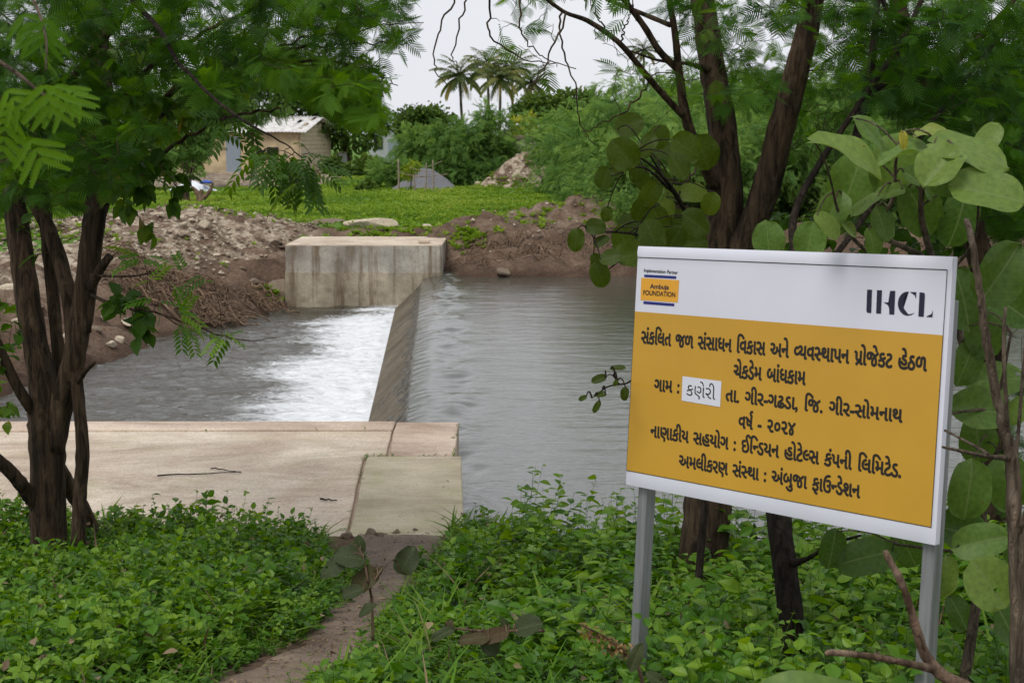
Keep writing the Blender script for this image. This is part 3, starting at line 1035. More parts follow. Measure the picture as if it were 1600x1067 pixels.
# sticks lying on the slab
for (p, q, r, lab) in (((246, 743), (376, 737), .006, 'long thin dark stick lying flat on the pale slab'),
                       ((330, 731), (377, 738), .005, 'short thin stick meeting the tip of the longer stick on the slab'),
                       ((500, 779), (527, 781), .007, 'stubby dark twig lying near the front of the slab')):
    A, B = atz(p[0], p[1], Z_TOP + .012), atz(q[0], q[1], Z_TOP + .012)
    g = G()
    t = np.linspace(0, 1, 9)[:, None]
    P = A + (B - A) * t + np.c_[np.zeros(9), RNG.normal(0, .012, 9), np.zeros(9)]
    tube(g, P, np.linspace(r, r * .5, 9), 6)
    tag(g.build('stick', M['twig']), lab, 'stick')

# ------------------------------------------------------------------ the sign board
SW, SH = 1.2, 0.8
SPOS = np.array([.795, 4.598, .901])
def rot_zxy(a, b, c):
    ca, sa, cb, sb, cc, s2 = cos(a), sin(a), cos(b), sin(b), cos(c), sin(c)
    return (np.array([[ca, -sa, 0], [sa, ca, 0], [0, 0, 1]]) @ np.array([[1, 0, 0], [0, cb, -sb], [0, sb, cb]])
            @ np.array([[cc, 0, s2], [0, 1, 0], [-s2, 0, cc]]))
SR = rot_zxy(radians(-48.86), radians(-5.21), radians(-1.76))
SN = -SR[:, 1]

def suv(px, py):
    """photo position -> (u, v) on the board's face, metres from its centre"""
    d = ray(px, py)
    t = ((SPOS - EYE) @ SN) / (d @ SN)
    q = SR.T @ (EYE + d * t - SPOS)
    return np.array([q[0], q[2]])

sign = bpy.data.objects.new('sign_board', None)
COL.objects.link(sign)
sign.location = SPOS
sign.rotation_euler = Matrix(SR.tolist()).to_euler()
tag(sign, 'white and yellow Gujarati project sign board on two grey steel posts', 'sign board')

def sign_part(name, g, m, par=None, smooth=False):
    o = g.build(name, m, None, smooth)
    o.parent = par or sign
    return o

# panel of wrapped vinyl, slightly cockled at its folded edge
g = G()
nx, nz = 61, 41
uu, vv = np.meshgrid(np.linspace(-SW / 2, SW / 2, nx), np.linspace(-SH / 2, SH / 2, nz), indexing='ij')
eu = np.minimum(SW / 2 - abs(uu), SH / 2 - abs(vv))
yy = -.0008 * (fbm(uu * 7, vv * 4, 91) - .5) * sstep(0, .05, eu) + .004 * (1 - sstep(0, .006, eu))
yy -= .004 * np.exp(-((vv - SH / 2 + .018) / .010) ** 2) * (.4 + fbm(uu * 9, vv * 0, 92))
g.add(np.stack([uu, yy, vv], -1).reshape(-1, 3), grid_idx(nx, nz), 0)
panel_face = sign_part('vinyl_sheet', g, M['sheet_white'], smooth=True)
g = G(); box(g, (0, .0165, 0), (SW, .020, SH), bev=.003); sign_part('panel', g, M['sheet_white'])

def sheet_y(u, v):
    return -.0042
def flat_poly(g, pts, y, mat_=0):
    """filled polygon (u, v) on the board; triangulated"""
    bm = bmesh.new()
    vs = [bm.verts.new((p[0], y, p[1])) for p in pts]
    f = bm.faces.new(vs)
    bmesh.ops.triangulate(bm, faces=[f])
    bm.verts.index_update()
    V = np.array([v.co[:] for v in bm.verts])
    T = np.array([[v.index for v in f.verts] for f in bm.faces])
    n0 = np.cross(V[T[0][1]] - V[T[0][0]], V[T[0][2]] - V[T[0][0]])
    if n0[1] > 0:
        T = T[:, ::-1]
    g.add(V, T, mat_)
    bm.free()

# yellow field
tl, tr, br, bl = suv(990.1, 486.1), suv(1473.4, 523.8), suv(1455.6, 823.6), suv(979.6, 734.6)
yl, yr = -SW / 2 + .003, (tr[0] + br[0]) / 2
yt, yb = (tl[1] + tr[1]) / 2, (bl[1] + br[1]) / 2
g = G(); flat_poly(g, [(yl, yb), (yr, yb), (yr, yt), (yl, yt)], -.0008)
sign_part('yellow_field', g, M['sheet_yellow'])
# ruled border line
lt = (suv(993.7, 401.7)[1] + suv(1479.8, 422.2)[1]) / 2
g = G()
def line(u0, v0, u1, v1, w=.0026, y=-.0012):
    if abs(u1 - u0) > abs(v1 - v0):
        flat_poly(g, [(u0, v0 - w / 2), (u1, v0 - w / 2), (u1, v0 + w / 2), (u0, v0 + w / 2)], y)
    else:
        flat_poly(g, [(u0 - w / 2, v0), (u0 + w / 2, v0), (u0 + w / 2, v1), (u0 - w / 2, v1)], y)
line(yl, lt, yr, lt); line(yr, yb, yr, lt, .002, -.0013); line(yl, yb, yr, yb, .002, -.0014)
line(yl + .001, yb, yl + .001, yt, .0012, -.0013)
sign_part('border_line', g, M['ink'])

# ---- lettering
_gc = {}
def glyph(ch):
    """flat mesh of one character (built-in font): vertices, triangles, advance width at size 1"""
    if ch in _gc:
        return _gc[ch]
    def mk(body):
        c = bpy.data.curves.new('glyph', 'FONT')
        c.body = body
        o = bpy.data.objects.new('glyph', c)
        COL.objects.link(o)
        dg = bpy.context.evaluated_depsgraph_get()
        dg.update()
        me = bpy.data.meshes.new_from_object(o.evaluated_get(dg))
        V = np.array([v.co[:] for v in me.vertices]).reshape(-1, 3)
        me.calc_loop_triangles()
        T = np.array([t.vertices[:] for t in me.loop_triangles]).reshape(-1, 3)
        bpy.data.objects.remove(o); bpy.data.curves.remove(c); bpy.data.meshes.remove(me)
        return V, T
    if ch == ' ':
        _gc[ch] = (np.zeros((0, 3)), np.zeros((0, 3), int), .40)
        return _gc[ch]
    V, T = mk(ch)
    ref, _ = mk('H')
    V2, _ = mk(ch + 'H')
    adv = V2[:, 0].max() - ref[:, 0].max()
    _gc[ch] = (V[:, :2], T, adv)
    return _gc[ch]

def cut_right(V, T, x):
    """keep the part of a glyph left of x (the half form of a letter loses its stem)"""
    bm = bmesh.new()
    vs = [bm.verts.new((p[0], p[1], 0)) for p in V]
    for t in T:
        try: bm.faces.new([vs[i] for i in t])
        except ValueError: pass
    bmesh.ops.bisect_plane(bm, geom=bm.verts[:] + bm.edges[:] + bm.faces[:], plane_co=(x, 0, 0), plane_no=(1, 0, 0), clear_outer=True)
    bmesh.ops.triangulate(bm, faces=bm.faces[:])
    bm.verts.index_update()
    V = np.array([v.co[:2] for v in bm.verts])
    T = np.array([[v.index for v in f.verts] for f in bm.faces])
    bm.free()
    return V, T

def stroke(pts, w):
    P = np.array(pts, float)
    n = len(P)
    d = nrm(np.gradient(P, axis=0))
    nn = np.c_[-d[:, 1], d[:, 0]] * w / 2
    V = np.concatenate([P + nn, P - nn])
    T = []
    for i in range(n - 1):
        T += [[i, i + n, i + 1], [i + 1, i + n, i + n + 1]]
    return V, np.array(T)

def layout(seq):
    """seq: list of tokens. plain character; 'h:X' half form; 'ra' the slanting under-stroke; 'reph' the hook on top"""
    out, x = [], 0.0
    word = 0
    for tkn in seq:
        if tkn == ' ':
            word += 1
        if tkn.startswith('h:'):
            V, T, adv = glyph(tkn[2:])
            xm = V[:, 0].max()
            V, T = cut_right(V, T, xm - .165)
            out.append((V + [x, 0], T, word)); x += xm - .185
        elif tkn == 'ra':
            V, T = stroke([(-.10, .20), (-.24, .10), (-.37, .0)], .085)
            out.append((V + [x - .06, 0], T, word))
        elif tkn == 'reph':
            V, T = stroke([(-.10, .60), (-.12, .68), (-.20, .73), (-.22, .80), (-.16, .87), (-.05, .88)], .075)
            out.append((V + [x, 0], T, word))
        else:
            V, T, adv = glyph(tkn)
            if len(V): out.append((V + [x, 0], T, word))
            x += adv
    return out

GU = 0.603                       # height of the consonants at size 1
def text_line(name, seq, uv0, uv1, h, m, bold=.030, parent=None, y=-.0014, hh=GU, slant=0.0):
    """fit a laid-out line between two baseline points on the board; h = letter height in metres"""
    lay = layout(seq)
    xs_ = np.concatenate([q[0][:, 0] for q in lay])
    x0, x1 = xs_.min(), xs_.max()
    uv0, uv1 = np.array(uv0), np.array(uv1)
    W = uv1[0] - uv0[0]
    sx, sy = W / (x1 - x0), h / hh
    sl = (uv1[1] - uv0[1]) / W
    offs = [(0, 0)] if bold <= 0 else [(0, 0), (1, 0), (-1, 0), (0, .7), (0, -.7), (.7, .5), (-.7, .5), (.7, -.5), (-.7, -.5)]
    o = None
    for w in sorted({q[2] for q in lay}):
        g = G()
        for k, (ox, oy) in enumerate(offs):
            for V, T, wi in lay:
                if wi != w:
                    continue
                u = (V[:, 0] - x0) * sx + ox * bold * sy * .8
                v = V[:, 1] * sy + oy * bold * sy
                P = np.c_[uv0[0] + u, np.full(len(V), y - k * .00003), uv0[1] + u * sl + v]
                a = P[T[0][1]] - P[T[0][0]]; b = P[T[0][2]] - P[T[0][0]]
                TT = T if np.cross(a, b)[1] < 0 else T[:, ::-1]
                g.add(P, TT, 0)
        o = sign_part(name, g, m, parent)
    return o

def fit(px0, px1, dh):
    a, b = suv(*px0), suv(*px1)
    top0 = suv(px0[0], px0[1] - dh[0])[1] - a[1]
    top1 = suv(px1[0], px1[1] - dh[1])[1] - b[1]
    return a, b, (top0 + top1) / 2

L1 = ['સ','ં','ક','િ','લ','ત',' ','જ','ળ',' ','સ','ં','સ','ા','ધ','ન',' ','િ','વ','ક','ા','સ',' ','અ','ન','ે',' ','h:વ','ય','વ','h:સ','થ','ા','પ','ન',' ','પ','ra','ો','જ','ે','ક','ટ',' ','હ','ે','ઠ','ળ']
L2 = ['ચ','ે','ક','ડ','ે','મ',' ','બ','ા','ં','ધ','ક','ા','મ']
L3a = ['ગ','ા','મ',' ',':']
L3b = ['ત','ા','.',' ','ગ','ી','ર','-','ગ','ઢ','ડ','ા',',',' ','િ','જ','.',' ','ગ','ી','ર','-','સ','ો','મ','ન','ા','થ']
L4 = ['વ','ષ','reph',' ','-',' ','૨','૦','૨','૪']
L5 = ['ન','ા','ણ','ા','ક','ી','ય',' ','સ','હ','ય','ો','ગ',' ',':',' ','ઈ','િ','h:ન','ડ','ય','ન',' ','હ','ો','ટ','ે','h:લ','સ',' ','ક','ં','પ','ન','ી',' ','િ','લ','િ','મ','ટ','ે','ડ','.']
L6 = ['અ','મ','લ','ી','ક','ર','ણ',' ','સ','ં','h:સ','થ','ા',' ',':',' ','અ','ં','બ','ુ','જ','ા',' ','ફ','ા','ઉ','h:ન','ડ','ે','શ','ન']
LET = 'lettering'
for seq, p0, p1, dh in ((L1, (1002.4, 536), (1447.5, 579.8), (19, 21.5)), (L2, (1146.8, 589.4), (1258.2, 601.3), (19.5, 20.5)),
                        (L3a, (1022.5, 610.4), (1061, 614), (17.5, 18)), (L3b, (1134.5, 626.5), (1409.5, 659.9), (18, 20)),
                        (L4, (1154.6, 668.1), (1242.1, 679.9), (18.5, 19.5)), (L5, (1016.9, 682.1), (1407.4, 746.0), (17.5, 20.5)),
                        (L6, (1061.4, 728.5), (1343.3, 777.7), (17.5, 20))):
    a, b, h = fit(p0, p1, dh)
    text_line(LET, seq, a, b, h, M['ink'], bold=.042)

# pasted paper slip with the village name
c4 = [suv(1065.7, 625.6), suv(1125.8, 635.8), suv(1127.9, 595.5), suv(1067.1, 587.6)]
g = G(); flat_poly(g, c4, -.0020); slip = sign_part('paper_slip', g, M['paper'])
a, b, h = fit((1072.9, 617), (1117.9, 624.6), (16.5, 17))
text_line('handwriting', ['ક','ણ','ે','ર','ી'], a, b, h, M['ink'], bold=-1, parent=slip, y=-.0024)

# small logo at the left
def quad_px(name, pts, m, y, par):
    g = G(); flat_poly(g, [suv(*p) for p in pts], y)
    return sign_part(name, g, m, par)
logo = quad_px('orange_logo', [(1001, 468.7), (1059.3, 472.8), (1061.5, 437.9), (1002.2, 434.2)], M['orange_ink'], -.0010, None)
quad_px('blue_bar', [(1006.9, 433), (1056.8, 435.9), (1056.8, 431.6), (1006.9, 428.9)], M['blue_ink'], -.0010, logo)
quad_px('blue_bar', [(1005.5, 474.9), (1053.8, 478.7), (1054, 474.3), (1005.7, 470.5)], M['blue_ink'], -.0010, logo)
for txt, p0, p1, dh, bo, m in (('Implementation Partner', (1006.6, 424.8), (1059.3, 428.6), (5.4, 5.4), .012, 'ink'),
                               ('Ambuja', (1016.2, 450.6), (1045.3, 452.4), (7.2, 7.2), .045, 'navy_ink'),
                               ('FOUNDATION', (1005.7, 460.6), (1055.2, 464.2), (7.2, 7.4), .035, 'ink')):
    a, b, h = fit(p0, p1, dh)
    text_line('lettering', list(txt), a, b, h, M[m], bo, logo, -.0014, hh=.69)

# big wordmark at the right, drawn as cut-out letter shapes
def wm(pts):
    return [suv(1320 + x / 7.622, 390 + y / 7.622) for x, y in pts]
def arc(cx, cy, rx, ry, a0, a1, n=14):
    return [(cx + rx * cos(radians(a0 + (a1 - a0) * t / n)), cy - ry * sin(radians(a0 + (a1 - a0) * t / n))) for t in range(n + 1)]
g = G()
WY = -.0011
flat_poly(g, wm([(268, 477), (327, 478), (317, 755), (285, 754), (266, 748), (259, 730)]), WY)
flat_poly(g, wm([(386, 482), (445, 484), (434, 763), (375, 760)]), WY)
flat_poly(g, wm([(542, 490), (604, 492), (591, 775), (532, 772), (530, 700), (515, 660), (490, 638), (462, 627), (540, 629)]), WY)
flat_poly(g, wm(arc(752, 643, 118, 143, 84, 272, 20) + [(800, 776), (838, 747)] + [(800, 764), (770, 768)] + arc(768, 640, 68, 132, 262, 96, 16)), WY)
flat_poly(g, wm([(776, 504), (855, 506), (849, 588), (836, 545), (812, 518)]), WY)
flat_poly(g, wm([(892, 510), (935, 511), (952, 520), (957, 540), (942, 800), (878, 796)]), WY)
flat_poly(g, wm([(968, 800), (1010, 790), (1035, 765), (1050, 722), (1046, 806)]), WY)
sign_part('wordmark', g, M['navy_ink'])

# posts: square steel tube carried down into the soil
for (px, py) in ((979 + 17, 760), (1443, 851)):
    u, v = suv(px, py)
    u = max(-SW / 2 + .030, min(SW / 2 - .030, u))
    g = G()
    L = 1.75
    box(g, (u, .048, -SH / 2 + .70 - L / 2 - .02), (.042, .042, L), bev=.004)
    # open tube seam
    box(g, (u + .0195, .0265, -SH / 2 - .45), (.0016, .002, .86))
    sign_part('post', g, M['steel'])
for sgn in (-1, 1):
    for v in (.30, -.30):
        g = G()
        bm = bmesh.new()
        bmesh.ops.create_uvsphere(bm, u_segments=10, v_segments=6, radius=.006)
        V = np.array([q.co[:] for q in bm.verts]) * [1, .4, 1]
        bm.verts.index_update()
        f3 = np.array([[q.index for q in f.verts] for f in bm.faces if len(f.verts) == 3])
        f4 = np.array([[q.index for q in f.verts] for f in bm.faces if len(f.verts) == 4])
        bm.free()
        g.add(V + [sgn * (SW / 2 - .012), .012, v], [f3, f4])
        sign_part('rivet', g, M['steel'])

# ------------------------------------------------------------------ tree builder
UP = np.array([0, 0, 1.0])

class Tree:
    def __init__(self, name, base, label, cat='tree', group=None):
        self.root = thing(name, base, label, cat, group)
        self.w = G()
        self.N, self.R = [], []          # nodes twigs can spring from, with radii
        self.leaves = {}
    def limb(self, pts, sides=10, n=None, wob=.06, sink=False, node=True, jit=0.0, fmat=0):
        """pts: (px, py, y, width in photo pixels)"""
        Q = np.array([np.r_[aty(p[0], p[1], p[2]), p[3] * .5 * p[2] / F] for p in pts])
        n = n or max(8, 5 * len(pts))
        S = spline(Q, n)
        if jit:
            S[1:-1, :3] += RNG.normal(0, jit, (n - 2, 3))
        tube(self.w, S[:, :3], np.maximum(S[:, 3], .0012), sides, fmat, .5, wob)
        if node:
            self.N += list(S[:, :3]); self.R += list(S[:, 3])
    def limb3(self, pts, sides=8, n=12, wob=.05):
        S = spline(np.array(pts, float), n)
        tube(self.w, S[:, :3], np.maximum(S[:, 3], .0012), sides, 0, .5, wob)
        self.N += list(S[:, :3]); self.R += list(S[:, 3])
    def twigs(self, A, leaf, per, size, tint=(.2, .8), droop=.3, zig=.05, rtip=.0014, t0=.25, fan=1.0, maxlen=1.6, gs=.02, flat=.0):
        """grow a twig from the nearest wood to every point of A and hang leaves on it"""
        A = np.asarray(A, float)
        N0 = np.array(self.N)
        dd = np.array([np.min(np.linalg.norm(N0 - a, axis=1)) for a in A])
        LP, LD, LS, LT = [], [], [], []
        for a in A[np.argsort(dd)]:
            NN = np.array(self.N)
            dist = np.linalg.norm(NN - a, axis=1)
            k = int(np.argmin(dist + .25 * np.maximum(0, NN[:, 2] - a[2])))
            L = dist[k]
            p0 = NN[k]
            if L < .05:
                continue
            m = max(5, min(12, int(L / .07)))
            t = np.linspace(0, 1, m)[:, None]
            P = p0 + (a - p0) * t
            side = nrm(np.cross(a - p0, RNG.normal(size=3)))
            P = P + side * (np.sin(t * pi) * L * RNG.uniform(-.16, .16)) + UP * (np.sin(t * pi) * L * RNG.uniform(-.02, .12))
            P[1:-1] += RNG.normal(0, zig * .25, (m - 2, 3)) * min(1, L * 2)
            r0 = min(self.R[k] * .7, rtip + gs * L * .45)
            rr = np.linspace(max(r0, rtip * 1.1), rtip * .75, m)
            tube(self.w, P, rr, 5 if r0 > .004 else 4, 0, .5, 0, cap=False)
            self.N += list(P[2:]); self.R += list(rr[2:])
            if per <= 0:
                continue
            q = int(per * np.clip(L / .5, .5, 2.2) * RNG.uniform(.6, 1.3))
            tt = RNG.uniform(t0, 1.0, q)
            if L > maxlen:
                tt = 1 - (1 - tt) * maxlen / L
            f = tt * (m - 1)
            i0 = np.minimum(f.astype(int), m - 2)
            pos = P[i0] + (P[i0 + 1] - P[i0]) * (f - i0)[:, None]
            tan = nrm(P[i0 + 1] - P[i0])
            rnd = RNG.normal(size=(q, 3)); rnd[:, 2] *= .55
            d = nrm(tan * RNG.uniform(.2, .9, (q, 1)) + nrm(rnd) * fan - UP * droop)
            LP.append(pos); LD.append(d)
            LS.append(size * RNG.uniform(.6, 1.25, q))
            ct = RNG.uniform(*tint)
            LT.append(np.clip(ct + RNG.normal(0, .12, q), 0, 1))
        if LP:
            self.leaves.setdefault(leaf, []).append((np.concatenate(LP), np.concatenate(LD), np.concatenate(LS), np.concatenate(LT), flat))
    def finish(self, wood, leafmats, trunk='trunk', crown='crown'):
        self.w.build(trunk, wood, self.root, True)
        tpl = {'fern': FERN, 'fern_hi': FERN_HI, 'neem': NEEM, 'ovate': OVATE, 'lance': LANCE, 'round': ROUND}
        by = {}
        for k, ch in self.leaves.items():
            m = leafmats[k]
            g = by.setdefault(m.name, (G(), m))[0]
            for P, D, S, T, flat in ch:
                up = UP + RNG.normal(0, .45 * (1 - flat), (len(P), 3))
                scatter(g, tpl[k], frames(D, up), P, S, T)
        for g, m in by.values():
            g.build(crown, m, self.root)
        return self.root

def region(poly, y0, y1, n, bias=1.0):
    """random points in the wedge of space behind a photo polygon between two depths"""
    P = np.array(poly, float)
    lo, hi = P.min(0), P.max(0)
    out = []
    while len(out) < n:
        c = RNG.uniform(lo, hi, (n * 3, 2))
        ins = poly_dist(c, [tuple(p) for p in P]) < 0
        for q in c[ins]:
            out.append(aty(q[0], q[1], y0 + (y1 - y0) * RNG.uniform() ** bias))
            if len(out) >= n: break
    return np.array(out)

def boxpts(lo, hi, n):
    return RNG.uniform(lo, hi, (n, 3))

# ------------------------------------------------------------------ left tree (several stems from one root)
b0 = aty(76, 905, 8.0); b0[2] = th(b0[0], 8.0)
T = Tree('acacia_tree', b0, 'dark brown many stemmed acacia tree at the left beside the slab')
T.limb([(76, 925, 8.0, 72), (75, 870, 8.0, 60), (74, 780, 8.0, 56), (73, 700, 8.0, 58), (72, 650, 8.0, 60), (66, 600, 8.0, 44), (55, 540, 8.02, 40), (40, 450, 8.05, 38), (25, 340, 8.1, 36), (8, 220, 8.2, 30), (-10, 100, 8.3, 26), (-20, -40, 8.4, 20)], 14, 60, .05)
T.limb([(84, 700, 7.97, 36), (98, 630, 7.95, 38), (116, 560, 7.9, 36), (133, 460, 7.9, 36), (146, 360, 7.9, 36), (158, 260, 7.95, 36), (164, 170, 8.0, 34), (156, 90, 8.1, 30), (160, 0, 8.2, 26), (170, -120, 8.3, 20)], 12, 56)
T.limb([(122, 850, 7.85, 24), (124, 780, 7.85, 22), (129, 700, 7.86, 21), (122, 620, 7.88, 20), (114, 540, 7.9, 22), (108, 470, 7.95, 24), (88, 390, 8.0, 24), (56, 320, 8.05, 22), (20, 280, 8.1, 20), (-30, 255, 8.2, 16)], 10, 50)
T.limb([(82, 720, 8.1, 30), (108, 760, 8.2, 26), (132, 800, 8.3, 24), (150, 850, 8.4, 24)], 9)
T.limb([(66, 800, 8.0, 26), (40, 765, 7.9, 24), (10, 730, 7.8, 22), (-40, 690, 7.7, 20), (-90, 640, 7.6, 18)], 9)
T.limb([(66, 660, 8.0, 22), (36, 620, 7.9, 18), (10, 570, 7.85, 17), (-20, 500, 7.8, 15), (-50, 400, 7.8, 12)], 8)
T.limb([(98, 640, 8.1, 20), (92, 560, 8.15, 20), (84, 470, 8.2, 20), (74, 360, 8.25, 22), (62, 240, 8.3, 20), (70, 130, 8.35, 16), (90, 20, 8.4, 12), (95, -80, 8.5, 9)], 9, 40)
T.limb([(142, 450, 7.85, 16), (158, 420, 7.8, 15), (172, 400, 7.78, 13)], 8, node=False)
T.limb([(136, 520, 7.85, 13), (142, 420, 7.9, 13), (160, 340, 8.0, 11), (200, 240, 8.1, 9), (255, 160, 8.1, 8), (330, 95, 8.0, 6), (420, 40, 7.9, 4)], 8, 36)
T.limb([(150, 300, 7.9, 12), (200, 210, 7.7, 10), (260, 150, 7.5, 9), (330, 110, 7.4, 7), (420, 78, 7.3, 5), (520, 72, 7.2, 3.2), (600, 66, 7.2, 2), (640, 70, 7.2, 1.3)], 7, 40, jit=.006)
T.limb([(160, 190, 7.95, 12), (230, 110, 7.6, 9), (320, 50, 7.4, 7), (400, 10, 7.3, 5), (470, -40, 7.2, 4)], 7, 30, jit=.006)
T.limb([(158, 245, 7.95, 10), (240, 190, 7.7, 8), (340, 130, 7.5, 6), (430, 100, 7.4, 5), (520, 98, 7.3, 3.5), (580, 112, 7.3, 2.5), (622, 134, 7.3, 1.4)], 7, 36, jit=.005)
T.limb([(330, 110, 7.4, 5), (400, 88, 7.3, 4.5), (480, 62, 7.3, 3.4), (560, 50, 7.3, 2.4), (600, 40, 7.3, 1.8), (662, 36, 7.3, 1.2)], 6, 30, jit=.005)
T.limb([(146, 340, 7.9, 9), (210, 280, 7.6, 7), (290, 215, 7.4, 6), (370, 180, 7.3, 5), (440, 170, 7.2, 3)], 7, 30, jit=.006)
T.limb([(26, 340, 8.1, 14), (60, 210, 8.0, 12), (130, 100, 7.8, 10), (200, 20, 7.6, 8), (260, -60, 7.5, 6)], 8, 30)
T.limb([(8, 220, 8.2, 14), (-60, 120, 8.0, 12), (-140, 40, 7.8, 9)], 8, 16)
T.limb([(140, 460, 7.9, 6), (190, 480, 7.3, 4.5), (230, 485, 7.0, 3.5), (300, 510, 6.8, 2.6), (370, 530, 6.7, 1.8), (432, 528, 6.65, 1.2)], 6, 24, jit=.004)
T.limb([(136, 430, 7.9, 6), (200, 432, 7.4, 3.5), (250, 424, 7.2, 2)], 6, 14)
T.limb([(120, 600, 7.9, 10), (135, 578, 7.7, 8), (148, 566, 7.6, 5)], 6, 8, node=False)
F1 = [(-40, -60), (560, -60), (600, 20), (520, 90), (420, 95), (380, 150), (260, 200), (200, 300), (60, 330), (-40, 330)]
T.twigs(region(F1, 6.2, 9.6, 520), 'fern', 15, .10, (.05, .75), .25)
T.twigs(region([(170, 40), (420, 60), (400, 150), (330, 190), (240, 230), (180, 200)], 6.6, 9.0, 90), 'ovate', 9, .075, (.1, .9), .45)
T.twigs(region([(-40, -40), (330, -40), (230, 170), (150, 260), (-40, 260)], 7.0, 10.5, 280), 'fern', 14, .11, (.0, .4), .25)
T.twigs(region([(350, -20), (640, -20), (632, 60), (600, 110), (520, 110), (420, 120)], 6.8, 8.2, 110), 'fern', 13, .095, (.25, .8), .15)
T.twigs(region([(440, 95), (560, 105), (612, 135), (602, 200), (560, 215), (530, 172), (460, 135)], 6.2, 7.6, 85), 'fern', 18, .085, (.7, 1.0), .5)
T.twigs(region([(170, 130), (300, 180), (290, 300), (250, 380), (190, 330)], 6.8, 8.2, 46), 'ovate', 15, .085, (.3, .9), .55)
T.twigs(region([(-30, 300), (60, 330), (40, 620), (-30, 720)], 7.0, 9.0, 26), 'ovate', 9, .08, (.2, .8), .4)
T.twigs(region([(60, 130), (150, 130), (150, 330), (60, 300)], 8.5, 10.5, 40), 'ovate', 13, .09, (.3, 1), .45)
T.twigs(region([(150, 430), (240, 470), (250, 520), (190, 545), (140, 500)], 6.7, 7.6, 12), 'ovate', 13, .085, (.0, .45), .5)
T.twigs(region([(210, 395), (340, 440), (365, 540), (310, 560), (230, 470)], 6.3, 7.2, 16), 'neem', 6, .12, (.4, 1.0), .25)
# canopy that shades the bank from above the picture
T.twigs(boxpts((-5.5, 5.0, 3.2), (-.2, 10.5, 4.6), 190), 'fern', 11, .16, (.1, .7), .3)
T.finish(M['bark'], {'fern': M['acacia'], 'ovate': M['neem'], 'neem': M['weed']})

# neem spray hanging on the right of the left tree
b1 = aty(235, 30, 6.4)
T = Tree('neem_branch', b1, 'drooping neem branch with toothed pointed leaves hanging before the hut', 'branch')
T.limb([(160, -60, 6.9, 9), (235, 30, 6.4, 8), (300, 120, 6.1, 6), (370, 180, 5.9, 5), (430, 215, 5.8, 3), (470, 245, 5.8, 2)], 7, 24, jit=.004)
T.twigs(region([(385, 222), (440, 215), (505, 225), (512, 262), (490, 300), (455, 320), (430, 300), (395, 250)], 5.5, 6.1, 30), 'neem', 5, .135, (.15, .75), .75)
T.twigs(region([(300, 140), (400, 160), (430, 210), (360, 230), (300, 200)], 5.6, 6.4, 5), 'neem', 5, .12, (.1, .7), .6)
T.twigs(region([(455, 245), (510, 260), (520, 290), (480, 295)], 5.6, 5.9, 3), 'lance', 6, .06, (.93, 1.0), .7)
T.finish(M['twig'], {'neem': M['neem'], 'lance': M['neem']})

# feather leaves close to the lens at the left
b1 = aty(-60, 100, 2.6)
T = Tree('acacia_twig', b1, 'pale green feathery acacia twig close to the camera at the upper left', 'twig')
T.limb([(-60, 60, 2.6, 9), (20, 110, 2.6, 7), (70, 150, 2.6, 5), (110, 170, 2.6, 3)], 6, 14)
T.limb([(-20, -80, 2.8, 8), (40, -20, 2.8, 6), (70, 50, 2.75, 4), (72, 110, 2.7, 3)], 6, 14)
P = np.array([aty(*q) for q in ((66, 118, 2.55), (80, 120, 2.6), (100, 128, 2.65), (40, 140, 2.6), (20, 150, 2.62), (5, 130, 2.6), (40, 205, 2.58), (75, 20, 2.75), (60, 60, 2.72), (30, 10, 2.8), (10, 185, 2.6))])
D = np.array([(.10, .1, -1.0), (.35, -.1, -.85), (.6, .1, -.7), (.1, .1, -1), (-.35, 0, -.9), (.5, 0, -.9), (.35, .1, -.8), (-.15, 0, -1), (.15, .2, -.9), (.4, 0, -.9), (-.2, .1, -1)])
gl = G()
scatter(gl, FERN_HI, frames(D, np.tile([0, -1, .35], (len(D), 1)) + RNG.normal(0, .3, (len(D), 3))), P, RNG.uniform(.042, .068, len(D)), RNG.uniform(.55, .95, len(D)))
gl.build('leaves', M['acacia'], T.root)
T.finish(M['greytwig'], {})

# ------------------------------------------------------------------ right trees
b0 = aty(1095, 930, 7.3); b0[2] = th(b0[0], 7.3)
T = Tree('acacia_tree', b0, 'thick forked acacia trunk rising behind the sign board')
T.limb([(1092, 960, 7.3, 92), (1100, 860, 7.3, 80), (1108, 740, 7.32, 72), (1112, 600, 7.34, 68), (1116, 480, 7.35, 68), (1124, 380, 7.35, 66), (1134, 300, 7.36, 52), (1128, 200, 7.4, 44), (1112, 100, 7.45, 40), (1098, 0, 7.5, 36), (1085, -120, 7.6, 28)], 14, 64, .05)
T.limb([(1128, 440, 7.32, 48), (1164, 380, 7.25, 44), (1196, 300, 7.2, 44), (1222, 200, 7.15, 42), (1246, 110, 7.1, 38), (1268, 20, 7.1, 34), (1290, -100, 7.1, 26)], 12, 44, .05)
T.limb([(1116, 290, 7.3, 20), (1098, 250, 7.2, 18), (1074, 190, 7.1, 16), (1062, 120, 7.05, 13), (1056, 60, 7.0, 11), (1046, 0, 7.0, 9), (1040, -60, 7, 7)], 9, 32)
T.limb([(1072, 186, 7.1, 11), (1020, 130, 6.95, 10), (970, 70, 6.85, 9), (920, 34, 6.8, 8), (880, 18, 6.7, 6), (830, -20, 6.6, 5)], 8, 32)
T.limb([(1060, 110, 7.05, 12), (1030, 80, 7.0, 11), (1005, 40, 6.95, 10), (975, 0, 6.9, 9), (940, -50, 6.9, 7)], 8, 24)
T.limb([(1048, 40, 7.0, 8), (1000, 20, 7.1, 7), (950, 0, 7.2, 6), (900, -30, 7.2, 5)], 7, 18)
T.limb([(1108, 110, 7.4, 14), (1075, 100, 7.3, 6), (1030, 95, 7.2, 4.5), (985, 80, 7.1, 3)], 7, 18)
